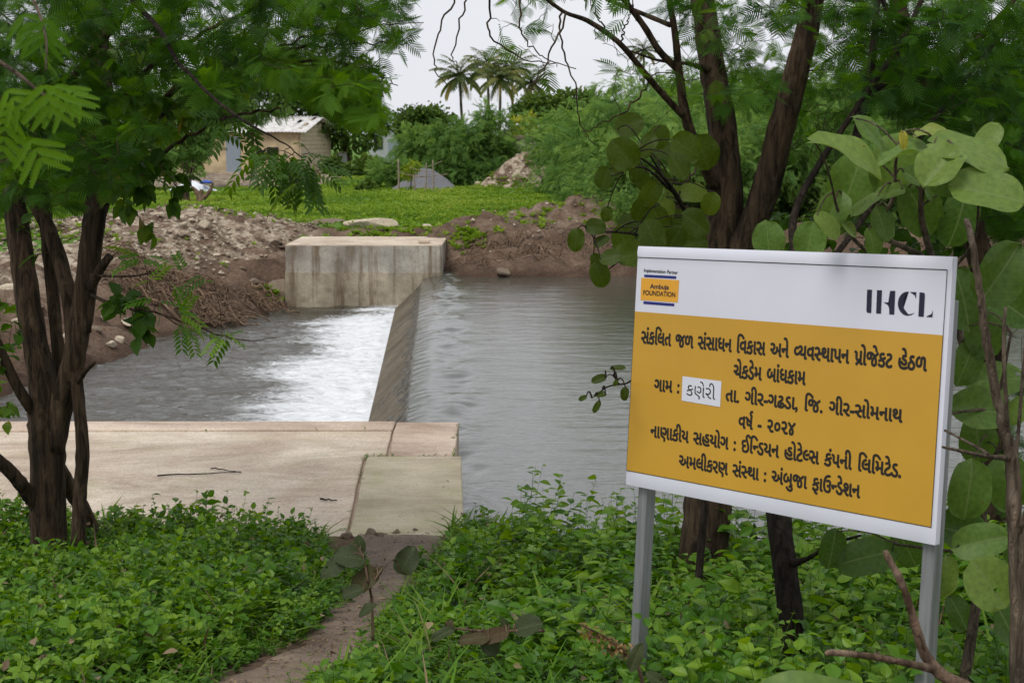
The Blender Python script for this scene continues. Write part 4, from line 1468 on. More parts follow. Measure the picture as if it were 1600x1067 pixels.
# bare hanging shoots against the sky
for pts in ([(705, -40, 6.2), (712, 0, 6.2), (690, 40, 6.2), (676, 80, 6.2), (680, 110, 6.2), (698, 132, 6.2)], [(722, -40, 6.3), (728, 0, 6.3), (715, 50, 6.3), (709, 90, 6.3), (716, 106, 6.3)],
            [(765, -30, 6.4), (762, 30, 6.4), (770, 60, 6.4), (800, 85, 6.4), (840, 96, 6.4), (900, 108, 6.45)], [(880, 18, 6.7), (870, 60, 6.6), (850, 100, 6.5), (830, 140, 6.45), (860, 96, 6.4)],
            [(884, 20, 6.7), (876, 70, 6.65), (892, 110, 6.6), (902, 160, 6.6), (908, 200, 6.6), (930, 226, 6.6)], [(815, -20, 6.5), (812, 40, 6.5), (838, 82, 6.5), (870, 105, 6.5)],
            [(1020, 130, 6.95), (985, 165, 6.9), (940, 195, 6.8), (910, 205, 6.8)], [(970, 70, 6.85), (978, 40, 6.8), (990, 8, 6.8)], [(960, 62, 6.85), (935, 30, 6.8), (920, -10, 6.8)],
            [(1100, 250, 7.2), (1060, 290, 6.7), (1020, 240, 6.5), (1000, 245, 6.45)]):
    T.limb([(p[0], p[1], p[2], w) for p, w in zip(pts, np.linspace(3.6, 1.5, len(pts)))], 5, 22, jit=.006)
T.twigs(region([(1000, 10), (1110, 10), (1100, 230), (1040, 220), (980, 150), (920, 60)], 6.6, 7.6, 40), 'fern', 2, .10, (.3, .9), .2, .07)
T.twigs(region([(700, -60), (1000, -60), (1010, 30), (900, 60), (760, 40)], 6.3, 7.4, 40), 'fern', 4, .11, (.3, .9), .25, .06)
T.twigs(region([(780, 60), (900, 90), (900, 125), (830, 120), (770, 85)], 6.3, 6.7, 10), 'fern', 6, .11, (.4, .9), .15, .05)
T.twigs(region([(960, 90), (1010, 100), (1000, 150), (950, 160)], 6.6, 7.0, 8), 'fern', 5, .09, (.2, .6), .15, .05)
T.twigs(region([(1060, 20), (1320, 20), (1330, 150), (1120, 200), (1060, 140)], 6.6, 8.4, 90), 'fern', 9, .095, (.25, .9), .25)
T.twigs(region([(1030, -80), (1660, -80), (1660, 40), (1030, 30)], 6.0, 9.5, 170), 'fern', 13, .105, (.1, .7), .25)
T.twigs(boxpts((.3, 6.2, 3.0), (5.0, 10.5, 4.4), 110), 'fern', 10, .16, (.1, .7), .3)  # unseen crown above the frame, added to shade the right bank
T.finish(M['bark'], {'fern': M['acacia']})

# thin second tree and its twiggy tangle
b0 = aty(1242, 1025, 5.15); b0[2] = th(b0[0], 5.15)
T = Tree('acacia_tree', b0, 'slender dark trunk and thorny tangle standing between the two sign posts')
T.limb([(1245, 1060, 5.15, 48), (1238, 990, 5.15, 42), (1228, 900, 5.2, 40), (1216, 800, 5.3, 40), (1214, 700, 5.5, 38), (1222, 560, 5.8, 34), (1250, 430, 6.1, 26), (1290, 330, 6.3, 20), (1330, 240, 6.4, 16), (1352, 150, 6.5, 14), (1366, 60, 6.5, 12), (1372, -40, 6.6, 9)], 10, 56, .06)
T.limb([(1236, 880, 5.2, 16), (1262, 872, 5.1, 8), (1300, 850, 5.05, 6), (1345, 836, 5.0, 4)], 7, 14)
T.limb([(1250, 430, 6.1, 16), (1240, 340, 6.3, 12), (1290, 240, 6.4, 10), (1400, 80, 6.4, 9), (1440, 0, 6.5, 8)], 7, 28)
T.limb([(1240, 480, 6.0, 14), (1320, 380, 6.3, 10), (1400, 270, 6.5, 8), (1480, 160, 6.6, 7), (1560, 60, 6.7, 6)], 7, 28)
T.limb([(1352, 150, 6.5, 12), (1400, 110, 6.5, 10), (1390, 30, 6.5, 9), (1360, -40, 6.5, 8)], 7, 18)
T.twigs(region([(1220, 180), (1420, 120), (1480, 260), (1400, 380), (1260, 380)], 5.9, 7.2, 130), 'fern', 1.2, .09, (.1, .6), .3, .09)
T.twigs(region([(1280, 0), (1660, -20), (1660, 320), (1540, 240), (1440, 180), (1320, 140)], 5.9, 8.2, 260), 'fern', 13, .10, (.0, .6), .3, .06)
T.finish(M['twig'], {'fern': M['acacia']})

b0 = aty(1555, 930, 7.6); b0[2] = th(b0[0], 7.6)
T = Tree('acacia_tree', b0, 'dark leaning trunk with dense feathery crown at the right edge behind the broad leaves')
T.limb([(1560, 960, 7.6, 52), (1556, 760, 7.6, 46), (1552, 580, 7.6, 44), (1540, 440, 7.6, 42), (1512, 330, 7.65, 36), (1470, 220, 7.7, 30), (1440, 110, 7.8, 26), (1408, 20, 7.9, 22), (1390, -80, 8, 16)], 10, 48, .06)
T.limb([(1512, 330, 7.65, 22), (1560, 230, 7.6, 16), (1600, 120, 7.6, 12), (1640, 0, 7.6, 8)], 8, 20)
T.limb([(1450, 140, 7.8, 16), (1500, 90, 7.8, 12), (1560, 30, 7.8, 9), (1600, -20, 7.8, 6)], 7, 18)
T.twigs(region([(1340, 40), (1680, 0), (1680, 420), (1560, 360), (1440, 330), (1380, 200)], 7.0, 9.5, 330), 'fern', 15, .105, (.0, .6), .35)
T.twigs(region([(1180, 60), (1400, 60), (1400, 200), (1200, 260)], 7.6, 9.5, 90), 'fern', 10, .10, (.1, .7), .3)
T.twigs(region([(1480, 350), (1680, 330), (1680, 800), (1500, 800)], 7.2, 9.0, 90), 'fern', 9, .105, (.0, .5), .35)
T.twigs(region([(1160, 330), (1500, 330), (1500, 420), (1160, 420)], 7.4, 9.4, 60), 'ovate', 10, .09, (.1, .7), .35)
T.finish(M['bark'], {'fern': M['acacia'], 'ovate': M['neem']})

# ------------------------------------------------------------------ broad round leaves
def big_leaf(g, base, d, up, L, W, curl=.15, fold=.12, tint=.5, hook=.0, wav=.04, n=13, m=9, notch=.10):
    """one large rounded leaf; base point, direction, upper side"""
    Mx = frames(np.array([d], float), np.array([up], float))[0]
    s = np.linspace(0, 1, n)[:, None]
    t = np.linspace(-1, 1, m)[None, :]
    prof = np.sqrt(np.clip(1 - (2 * s - 1.0) ** 2, 0, 1)) ** .85 * (1.06 - .18 * np.cos(2 * pi * s) * 0 - .12 * s)
    x = L * (s - notch * np.abs(t) * (1 - s) ** 4 + .0 * t)
    y = W / 2 * t * prof
    ph = RNG.uniform(0, 6)
    z = -curl * L * s ** 2 + fold * W * np.abs(t) * prof + wav * L * np.sin(s * 9 + ph) * t ** 2 * np.sign(t) + wav * .6 * L * np.sin(t * 5 + ph) * s + hook * L * s * t ** 2
    V = np.stack([x + 0 * t, y, z], -1).reshape(-1, 3)
    luv = np.stack([s + 0 * t, (t * prof) * W / L / 2, 0 * s * t + 1e-3], -1).reshape(-1, 3)
    fc = grid_idx(n, m)
    if RNG.uniform() < .5:
        hole = RNG.integers(0, len(fc))
        fc = np.delete(fc, hole, 0) if RNG.uniform() < .6 else fc
    g.add(V @ Mx.T + base, fc, 0, np.clip(tint + RNG.normal(0, .05), 0, 1 if tint > .9 else .86), luv)

def broad_shrub(name, base, label, leaves, stems, wood, lm, part='leaves', lk=.78):
    """leaves: (px, py, depth, length px, heading deg in picture, towards camera, face-up amount, aspect, tint)"""
    root = thing(name, base, label, 'shrub')
    gw, gl = G(), G()
    nodes = []
    for pts in stems:
        Q = np.array([np.r_[aty(p[0], p[1], p[2]), p[3] * .5 * p[2] / F] for p in pts])
        S = spline(Q, 5 * len(pts))
        tube(gw, S[:, :3], S[:, 3], 7, 0, .5, .05)
        nodes += list(S[:, :3])
    nodes = np.array(nodes)
    for (px, py, y, lp, hd, tow, up_, asp, tint) in leaves:
        c = aty(px, py, y)
        L = lp * y / F * lk
        a = radians(hd)
        d = nrm(np.array([cos(a), -tow, sin(a)]))
        up = np.array([RNG.normal(0, .12), -(1 - up_), up_ + .05])
        base_p = c - d * L * .5
        big_leaf(gl, base_p, d, up, L, L * asp, RNG.uniform(.05, .40), RNG.uniform(.02, .22), tint, wav=RNG.uniform(.02, .07))
        k = np.argmin(np.linalg.norm(nodes - base_p, axis=1))
        p0 = nodes[k]
        if np.linalg.norm(p0 - base_p) < .6:
            t = np.linspace(0, 1, 7)[:, None]
            P = p0 + (base_p - p0) * t + UP * np.sin(t * pi) * .02
            tube(gw, P, np.linspace(.0034, .0020, 7), 5, 0, .5, 0, False)
    gw.build('stem', wood, root, True)
    gl.build(part, lm, root, True)
    return root

# big shrub at the right of and above the board
LV = [  # px, py, depth, length px, heading, towards, up, aspect, tint
    (1330, 234, 4.25, 150, -12, .25, .72, .62, .70), (1372, 210, 4.4, 110, -35, .1, .55, .5, .45), (1415, 232, 4.3, 110, 175, .2, .75, .6, .62),
    (1455, 205, 4.3, 62, 20, .3, .6, .6, 1.0), (1412, 220, 4.22, 36, -80, .1, .3, .5, .98),
    (1520, 232, 4.15, 150, -8, .35, .62, .85, .78), (1468, 262, 4.1, 100, -140, .3, .6, .95, .72), (1545, 215, 4.35, 70, 60, .1, .4, .7, .75),
    (1548, 302, 4.05, 140, -10, .3, .45, .78, .55), (1480, 290, 4.2, 90, 165, .1, .3, .6, .2), (1400, 262, 4.5, 120, -100, .1, .25, .9, .5),
    (1330, 290, 4.55, 110, -110, .15, .3, .9, .45), (1300, 330, 4.5, 80, -120, .2, .45, .8, .5), (1350, 320, 4.35, 70, -150, .25, .6, .55, .7),
    (1295, 352, 4.4, 62, -40, .35, .45, .75, .74), (1380, 352, 4.4, 70, -70, .2, .3, .7, .35), (1200, 372, 5.3, 70, 95, .1, .25, .95, .42), (1266, 372, 5.2, 70, 80, .1, .25, .95, .45),
    (1440, 330, 4.5, 110, -60, .1, .2, .8, .15), (1500, 345, 4.5, 110, -100, .1, .2, .8, .1), (1365, 380, 4.5, 56, -70, .2, .3, .7, .5),
    (1325, 355, 4.5, 46, 130, .2, .5, .6, .8), (1390, 300, 4.4, 60, -170, .3, .5, .6, .66), (1440, 285, 4.45, 80, -30, .1, .5, .6, .2),
    (1568, 425, 4.3, 130, 55, .15, .15, .85, .30), (1508, 465, 4.45, 120, 100, .1, .12, .75, .18), (1580, 480, 4.6, 110, -30, .1, .2, .7, .2),
    (1540, 525, 4.5, 100, -80, .1, .2, .85, .22), (1510, 570, 4.5, 90, -110, .2, .3, .7, .3), (1560, 590, 4.5, 110, 15, .2, .35, .7, .5),
    (1530, 640, 4.4, 130, 170, .2, .35, .7, .45), (1590, 640, 4.4, 60, 70, .2, .35, .7, .7), (1530, 690, 4.5, 100, -80, .15, .25, .8, .28),
    (1515, 770, 4.3, 120, -95, .15, .2, .75, .40), (1580, 760, 4.4, 120, -70, .1, .2, .8, .25), (1500, 830, 4.4, 130, 160, .15, .35, .7, .15),
    (1535, 845, 4.2, 110, 20, .25, .35, .7, .42), (1548, 915, 4.1, 110, -55, .3, .25, .95, .80), (1478, 905, 4.2, 84, -95, .2, .2, .65, .70),
    (1590, 850, 4.3, 90, -80, .1, .2, .8, .25), (1580, 985, 4.2, 110, -60, .2, .3, .8, .15), (1350, 870, 4.9, 120, -170, .1, .4, .7, .12),
    (1420, 860, 4.9, 90, -60, .1, .3, .7, .1), (1300, 860, 4.9, 80, -100, .1, .3, .7, .15), (1500, 960, 4.6, 80, -60, .1, .3, .7, .2)]
GB = aty(1500, 1090, 4.35); GB[2] = th(GB[0], 4.35)
broad_shrub('broad_leaf_shrub', GB, 'shrub of very large pale veined leaves above and right of the sign board', LV,
    [[(1500, 1100, 4.35, 20), (1520, 980, 4.4, 18), (1535, 860, 4.45, 16), (1530, 720, 4.55, 14), (1510, 560, 4.6, 13), (1470, 440, 4.6, 12), (1440, 340, 4.5, 10), (1450, 250, 4.35, 7), (1470, 225, 4.25, 4)],
     [(1440, 400, 4.6, 10), (1370, 360, 4.5, 8), (1395, 310, 4.45, 6), (1400, 250, 4.4, 5), (1410, 225, 4.35, 3)],
     [(1400, 420, 4.7, 9), (1340, 380, 4.55, 7), (1310, 330, 4.5, 5), (1300, 290, 4.45, 3)],
     [(1530, 720, 4.55, 8), (1560, 620, 4.5, 6), (1580, 520, 4.45, 4)], [(1535, 860, 4.45, 8), (1480, 860, 4.5, 6), (1400, 850, 4.8, 4)],
     [(1470, 440, 4.6, 6), (1520, 380, 4.4, 5), (1530, 310, 4.2, 4)]], M['greytwig'], M['big'])

# back-lit round leaves at the left of the board
LV = []
for (px, py, lp, tint) in ((985, 195, 50, .2), (1010, 228, 46, .3), (975, 243, 60, .25), (1040, 238, 50, .2), (1060, 262, 50, .3), (945, 280, 40, .15), (965, 262, 40, .1), (1005, 282, 46, .1), (1040, 280, 44, .2),
                           (1075, 232, 60, .35), (1100, 240, 60, .25), (1015, 305, 50, .55), (1060, 305, 46, .5), (1085, 300, 50, .8), (1000, 330, 44, .15), (985, 348, 40, .1), (948, 335, 26, .3),
                           (932, 355, 36, .2), (900, 376, 40, .3), (940, 376, 30, .1), (955, 402, 38, .3), (975, 378, 54, .2), (990, 396, 60, .45), (932, 410, 30, .15), (938, 430, 44, .35), (1030, 350, 60, .3),
                           (1065, 345, 60, .25), (1090, 350, 60, .2), (1050, 380, 60, .15), (1020, 372, 60, .2), (1085, 380, 56, .3), (1045, 325, 40, .7), (1110, 320, 40, .6), (995, 270, 36, .05), (1030, 215, 40, .3)):
    LV.append((px, py, RNG.uniform(5.7, 6.5), lp * 1.12, RNG.uniform(-130, 40), RNG.uniform(-.2, .3), RNG.uniform(.1, .5), RNG.uniform(.72, .95), tint))
HB = aty(1090, 990, 6.4); HB[2] = th(HB[0], 6.4)
broad_shrub('round_leaf_shrub', HB, 'shrub of dark back-lit round leaves left of the thick forked trunk', LV,
    [[(1085, 1000, 6.4, 14), (1100, 800, 6.5, 13), (1120, 600, 6.6, 12), (1105, 450, 6.5, 10), (1070, 330, 6.3, 7), (1030, 270, 6.1, 5), (990, 240, 6.0, 3)],
     [(1105, 450, 6.5, 8), (1050, 385, 6.2, 6), (985, 365, 6.0, 4), (920, 362, 5.9, 2.5)], [(1070, 330, 6.3, 5), (1020, 250, 6.1, 3), (990, 205, 6.05, 2)],
     [(1050, 300, 6.2, 4), (1005, 262, 6.1, 3), (955, 275, 6.0, 2)], [(1050, 385, 6.2, 4), (990, 395, 6.0, 3), (945, 425, 5.95, 2)]], M['twig'], M['round'])

# leaf sprig over the water at the left edge of the board
LV = [(966, 574, 4.95, 30, 10, .2, .5, .5, .15), (935, 592, 4.9, 30, 195, .2, .3, .6, .1), (962, 598, 4.9, 14, -120, .2, .3, .7, .2), (938, 616, 4.9, 22, 180, .2, .3, .6, .15), (910, 622, 4.9, 16, 200, .2, .3, .7, .1), (932, 636, 4.9, 26, -120, .2, .3, .5, .1), (976, 616, 4.9, 26, -100, .2, .2, .7, .1)]
sp = aty(985, 600, 5.0)
broad_shrub('leafy_sprig', sp, 'small sprig of dark leaves poking out over the water left of the board', LV,
    [[(1040, 640, 5.9, 6), (1000, 596, 5.3, 4), (975, 600, 5.0, 3), (950, 604, 4.92, 2.4), (925, 622, 4.9, 1.6)], [(968, 600, 4.95, 2), (955, 585, 4.9, 1.8), (945, 590, 4.9, 1.2)]], M['twig'], M['round'])

# bare grey sapling in front of the broad leaves
gs = aty(1590, 1080, 3.95); gs[2] = th(gs[0], 3.95)
T = Tree('bare_sapling', gs, 'bare grey-brown forked sapling stem at the right edge beside the board', 'sapling')
T.limb([(1592, 1180, 3.95, 26), (1590, 940, 3.95, 25), (1584, 800, 3.95, 24), (1580, 715, 3.95, 21), (1566, 660, 3.94, 16), (1549, 580, 3.93, 15), (1537, 500, 3.92, 13), (1528, 430, 3.92, 11), (1516, 370, 3.92, 10), (1511, 342, 3.92, 9)], 9, 48, .08, jit=.002)
T.limb([(1575, 690, 3.95, 9), (1572, 630, 3.9, 7), (1568, 540, 3.88, 6), (1571, 480, 3.88, 5)], 7, 18, .08)
T.limb([(1580, 716, 3.95, 10), (1540, 712, 3.85, 7), (1500, 704, 3.8, 6), (1472, 698, 3.78, 4)], 7, 16, .1)
T.limb([(1545, 710, 3.85, 6), (1520, 695, 3.9, 5), (1476, 672, 4.0, 4)], 6, 12, .1)
T.limb([(1582, 780, 3.95, 7), (1600, 560, 4.0, 5), (1606, 470, 4.05, 4), (1630, 420, 4.1, 3)], 6, 18, .08)
T.limb([(1586, 850, 3.95, 10), (1610, 780, 3.9, 8), (1640, 700, 3.9, 6)], 6, 12, .08)
T.limb([(1476, 648, 4.3, 4), (1530, 640, 4.4, 5), (1600, 636, 4.5, 5), (1660, 630, 4.5, 5)], 6, 12, .08)
T.finish(M['greytwig'], {})

# snapped stick close to the lens, bottom right
b = aty(1490, 1075, 2.9); b[2] = -.02
T = Tree('snapped_branch', b, 'snapped forked brown branch pointing up in front of the right sign post', 'branch')
T.limb([(1640, 1150, 2.9, 26), (1520, 1080, 2.9, 23), (1470, 1052, 2.9, 21), (1444, 1020, 2.9, 18), (1430, 975, 2.88, 15), (1416, 930, 2.86, 12), (1404, 900, 2.85, 14), (1397, 888, 2.85, 11), (1386, 868, 2.85, 11), (1383, 860, 2.85, 7)], 9, 48, .07)
T.limb([(1460, 1045, 2.9, 15), (1420, 1036, 2.84, 12), (1380, 1028, 2.8, 11), (1340, 1022, 2.76, 10), (1300, 1019, 2.72, 11), (1291, 1020, 2.71, 7)], 8, 22, .07)
T.limb([(1446, 1018, 2.9, 6), (1440, 1000, 2.86, 5), (1436, 990, 2.84, 2)], 6, 8)
T.finish(M['drywood'], {})
# one broad leaf at the bottom edge
root = thing('broad_leaf', aty(1270, 1062, 2.7), 'single grey-green broad leaf at the bottom edge below the snapped branch', 'leaf')
g = G(); big_leaf(g, aty(1182, 1090, 2.75), (1, -.2, .12), (0, -.55, .8), 190 * 2.75 / F, 90 * 2.75 / F, .12, .08, .55); g.build('leaf_blade', M['big'], root, True)
g = G(); tube(g, [aty(1182, 1090, 2.75), aty(1150, 1130, 2.8), aty(1140, 1250, 2.9)], [.003, .0035, .004], 6); g.build('stalk', M['greytwig'], root, True)

# dry flowering stalk beside the left post
b = aty(1005, 1075, 3.1)
T = Tree('dry_seed_stalk', (b[0], b[1], th(b[0], 3.1)), 'dry brown seed stalk leaning in front of the left sign post', 'plant')
T.limb([(1012, 1330, 3.1, 9), (1006, 1120, 3.1, 8), (1000, 1050, 3.1, 7), (975, 1020, 3.08, 5), (945, 995, 3.05, 4), (908, 976, 3.0, 3)], 6, 26)
cl = G()
for k in range(190):
    t = RNG.uniform(0, 1)
    p = aty(908 + t * 90, 978 + t * 50 + RNG.normal(0, 5) + (8 if RNG.uniform() < .4 else 0), 3.02 + .06 * t)
    scatter(cl, SIMPLE, frames(RNG.normal(size=(1, 3))), p[None], [RNG.uniform(.008, .017)], RNG.uniform(0, 1, 1))
cl.build('seed_heads', M['reed'], T.root)
lf = G()
for (px, py, hd, lp) in ((985, 1045, 70, 46), (1012, 1052, -30, 44), (968, 1062, -100, 30)):
    a = radians(hd); big_leaf(lf, aty(px, py, 3.05), (cos(a), -.2, sin(a)), (0, -.8, .5), lp * 3.05 / F, lp * .5 * 3.05 / F, .3, .1, .5)
lf.build('leaves', M['wilt'], T.root, True)
T.finish(M['drywood'], {})

# wilting sapling beside the path and a fallen leafy twig
b = aty(582, 985, 5.3); b[2] = th(b[0], 5.3)
LV = [(520, 884, 5.3, 60, 195, .2, .55, .7, .25), (546, 868, 5.3, 60, 160, .2, .45, .8, .2), (568, 905, 5.3, 58, -150, .3, .45, .8, .75), (562, 850, 5.35, 34, 100, .1, .3, .7, .3), (636, 875, 5.4, 56, 60, .1, .25, .85, .15),
      (550, 925, 5.25, 44, 190, .2, .5, .7, .2), (572, 950, 5.2, 40, 200, .2, .6, .6, .3), (590, 893, 5.3, 30, 50, .1, .3, .5, .8)]
broad_shrub('wilted_sapling', b, 'wilting sapling with dull grey-green leaves standing in the muddy path', LV,
    [[(583, 1000, 5.3, 5), (581, 940, 5.3, 4.4), (574, 900, 5.3, 3.6), (566, 868, 5.32, 3), (555, 850, 5.33, 2.5)], [(578, 920, 5.3, 3), (596, 890, 5.3, 2.4), (612, 876, 5.35, 1.8)]], M['drywood'], M['wilt'], lk=.8)
b = aty(780, 1000, 4.75); b[2] = th(b[0], 4.75) + .1
LV = [(826, 978, 4.75, 60, 20, .2, .5, .8, .25), (740, 996, 4.7, 62, 180, .2, .55, .6, .9), (770, 992, 4.7, 60, 190, .2, .35, .55, 1.0), (766, 1008, 4.72, 50, -60, .2, .4, .8, .3), (690, 990, 4.7, 50, 200, .2, .5, .5, .3), (700, 975, 4.75, 24, 60, .2, .5, .6, .85), (790, 975, 4.75, 34, 120, .2, .5, .5, .5)]
broad_shrub('fallen_leafy_twig', b, 'fallen twig with curled brown and dull green leaves lying in the undergrowth', LV,
    [[(850, 985, 4.8, 6), (800, 985, 4.75, 5), (750, 985, 4.72, 4), (700, 980, 4.72, 3)]], M['drywood'], M['wilt'])

# strip of dirty plastic caught on a branch
root = thing('plastic_strip', aty(1092, 400, 6.6), 'dirty white plastic strip caught on a branch beside the forked trunk', 'plastic')
g = G()
S_, T_ = np.meshgrid(np.linspace(0, 1, 22), np.linspace(-1, 1, 13), indexing='ij')
cx, cy = 1094 - 12 * S_ ** 1.5, 383 + 38 * S_
W_ = 3 + 12 * S_ ** .7
Q = np.stack([np.vectorize(lambda a, b: aty(a, b, 6.6)[k])(cx + W_ * T_ * .62, cy) for k in range(3)], -1)
Q[..., 1] += .014 * np.sin(T_ * 9 + 2 * S_) + .03 * T_ ** 2
g.add(Q.reshape(-1, 3), grid_idx(22, 13), 0); g.build('film', M['plastic'], root, True)
g = G(); tube(g, [aty(1094, 384, 6.6), aty(1097, 379, 6.58), aty(1093, 376, 6.62), aty(1090, 380, 6.6), aty(1094, 385, 6.6)], .006, 6); g.build('knot', M['plastic'], root, True)

# ------------------------------------------------------------------ undergrowth
def path_half(y):
    return np.interp(y, ctr[:, 1], wid), np.interp(y, ctr[:, 1], ctr[:, 0])

def bank_points(n, x0, x1, y0, y1, clear=0.0):
    P = np.c_[RNG.uniform(x0, x1, n), RNG.uniform(y0, y1, n)]
    w, c = path_half(P[:, 1])
    edge_n = .22 * (fbm(P[:, 0] * 3, P[:, 1] * 3, 101) - .5)
    off = np.abs(P[:, 0] - c) - w * .72 + edge_n
    ok = off > clear
    d = poly_dist(P, WATER)
    ok &= d > .10
    # slab stays open
    frontier = np.where(P[:, 0] < -1.05, 8.55 + .25 * (fbm(P[:, 0] * 1.5, P[:, 1] * 0, 102) - .5), np.where(P[:, 0] < -.35, 8.1, 8.75))
    frontier = np.where(P[:, 0] < -2.2, 8.85, frontier)
    ok &= P[:, 1] < frontier
    ok &= ~((np.abs(P[:, 0] - b0x) < .09) & (np.abs(P[:, 1] - 8.0) < .1))
    return P[ok], off[ok]
b0x = aty(76, 905, 8.0)[0]

def herbs(g, P, off, h0, h1, l0, l1, tpl, nl, tint=(.2, .8), el=(5, 45), stem_mat=1, clump=.8):
    """plants with a stem and whorled leaves"""
    N = len(P)
    z = terrain(P[:, 0], P[:, 1])[0]
    cl = fbm(P[:, 0] * clump * 1.6, P[:, 1] * clump * 1.6, 111 + int(l1 * 1000))
    h = (h0 + (h1 - h0) * sstep(.25, .75, cl) * RNG.uniform(.5, 1.2, N)) * (.40 + .60 * sstep(0, .38, off))
    lean = RNG.normal(0, .22, (N, 2))
    ct = RNG.uniform(*tint, N) + .8 * (cl - .5)
    k = np.arange(nl)
    tt = (k + .6) / nl
    az = RNG.uniform(0, 2 * pi, (N, 1)) + k[None] * 2.4 + RNG.normal(0, .3, (N, nl))
    e = np.radians(RNG.uniform(*el, (N, nl))) * (.4 + tt[None])
    D = np.stack([np.cos(az) * np.cos(e), np.sin(az) * np.cos(e), np.sin(e)], -1)
    base = np.stack([P[:, 0], P[:, 1], z], -1)
    top = base + np.c_[lean * h[:, None], h]
    pos = base[:, None] + (top - base)[:, None] * (.25 + .75 * tt[None, :, None])
    S = (l0 + (l1 - l0) * RNG.uniform(0, 1, (N, 1)) ** 1.5) * RNG.uniform(.6, 1.15, (N, nl)) * (1.15 - .5 * tt[None])
    S = S * (.55 + .45 * sstep(0, .3, off))[:, None]
    T_ = np.clip(ct[:, None] + RNG.normal(0, .1, (N, nl)) + .08 * tt[None], 0, 1)
    up = np.tile(UP, (N * nl, 1)) + RNG.normal(0, .35, (N * nl, 3))
    scatter(g, tpl, frames(D.reshape(-1, 3), up), pos.reshape(-1, 3), S.ravel(), T_.ravel(), 0)
    # stems as thin three-sided prisms
    r = .0016
    ang = np.arange(3) * 2.094
    ring = np.c_[np.cos(ang) * r, np.sin(ang) * r, np.zeros(3)]
    V = np.concatenate([base[:, None] + ring[None], top[:, None] + ring[None] * .6], 1)
    q = np.array([[0, 1, 4, 3], [1, 2, 5, 4], [2, 0, 3, 5]])
    g.add(V.reshape(-1, 3), (q[None] + (np.arange(N) * 6)[:, None, None]).reshape(-1, 4), 0, np.repeat(ct.clip(0, 1) * .6, 6))

def blades(g, P, off, l0, l1, per, tint=(.3, .9), wide=1.0):
    N = len(P)
    z = terrain(P[:, 0], P[:, 1])[0]
    az = RNG.uniform(0, 2 * pi, (N, per))
    e = np.radians(RNG.uniform(42, 86, (N, per)))
    D = np.stack([np.cos(az) * np.cos(e), np.sin(az) * np.cos(e), np.sin(e)], -1).reshape(-1, 3)
    pos = np.repeat(np.c_[P, z], per, 0) + np.c_[RNG.normal(0, .012, (N * per, 2)), np.zeros(N * per)]
    S = RNG.uniform(l0, l1, N * per) * np.repeat(.5 + .5 * sstep(0, .3, off), per)
    T_ = np.clip(np.repeat(RNG.uniform(*tint, N), per) + RNG.normal(0, .1, N * per), 0, 1)
    scatter(g, BLADE, frames(D, np.tile(UP, (len(D), 1))), pos, S, T_, 0, SY=RNG.uniform(.8, 1.8, N * per) * wide)

g = G()
P, off = bank_points(7500, -4.8, -.3, 3.0, 9.2)
herbs(g, P, off, .06, .32, .035, .10, OVATE, 9, (.1, .9))
P, off = bank_points(4200, -4.8, -.3, 3.0, 9.2)
herbs(g, P, off, .06, .20, .03, .055, LANCE, 10, (.1, .6))
P, off = bank_points(2300, -4.8, -.5, 3.0, 8.7, .06)
herbs(g, P, off, .12, .30, .06, .12, TREFOIL, 4, (.5, 1.0), (0, 30))
P, off = bank_points(8200, -.95, 6.2, 3.0, 9.6)
herbs(g, P, off, .10, .36, .045, .10, OVATE, 9, (.2, .85))
P, off = bank_points(1500, .0, 6.2, 5.5, 9.6, .1)
herbs(g, P, off, .22, .50, .07, .12, OVATE, 9, (.35, .95), (0, 30))
P, off = bank_points(3600, -.95, 6.2, 3.0, 9.4)
herbs(g, P, off, .06, .22, .03, .055, LANCE, 10, (.1, .6))
P, off = bank_points(700, .2, 6.2, 3.0, 7.5, .08)
herbs(g, P, off, .10, .26, .05, .08, TREFOIL, 4, (.4, .9), (0, 30))
tag(g.build('undergrowth', M['weed']), kind='stuff')
g = G()
P, off = bank_points(1100, -4.8, -.3, 3.0, 9.2)
blades(g, P, off, .12, .28, 5)
P, off = bank_points(1300, -.95, 6.2, 3.0, 9.3)
blades(g, P, off, .12, .30, 5)
P, off = bank_points(900, -1.6, .2, 3.0, 9.0)
blades(g, P, off, .06, .16, 8)
P, off = bank_points(500, -1.6, .6, 7.6, 9.0)
blades(g, P, off, .12, .22, 5, (.5, 1), 1.2)
tag(g.build('grass', M['grass']), kind='stuff')
g = G()
P, off = bank_points(420, -4.8, 6.2, 3.0, 9.2)
blades(g, P, off, .12, .34, 3, (.4, .85), .6)
P, off = bank_points(1500, -4.8, 6.2, 3.0, 9.2)
scatter(g, OVATE, frames(np.c_[RNG.normal(size=(len(P), 2)), RNG.normal(0, .3, len(P))], UP + RNG.normal(0, .4, (len(P), 3))), np.c_[P, terrain(P[:, 0], P[:, 1])[0] + RNG.uniform(.03, .24, len(P))], RNG.uniform(.02, .055, len(P)), RNG.uniform(.3, .9, len(P)))
tag(g.build('dry_stalks', M['litter']), kind='stuff')

# leaf litter and grit trodden into the path
N = 1500
tq = RNG.uniform(2.6, 8.9, N)
wq, cq = path_half(tq)
P = np.c_[cq + wq * RNG.normal(0, .55, N), tq]
g = G()
zq = terrain(P[:, 0], P[:, 1])[0]
scatter(g, OVATE, frames(np.c_[RNG.normal(size=(N, 2)), RNG.normal(0, .12, N)], UP + RNG.normal(0, .2, (N, 3))), np.c_[P, zq + .022], RNG.uniform(.006, .030, N) * RNG.uniform(.5, 1, N), RNG.uniform(0, 1, N))
tag(g.build('leaf_litter', M['litter']), kind='stuff')
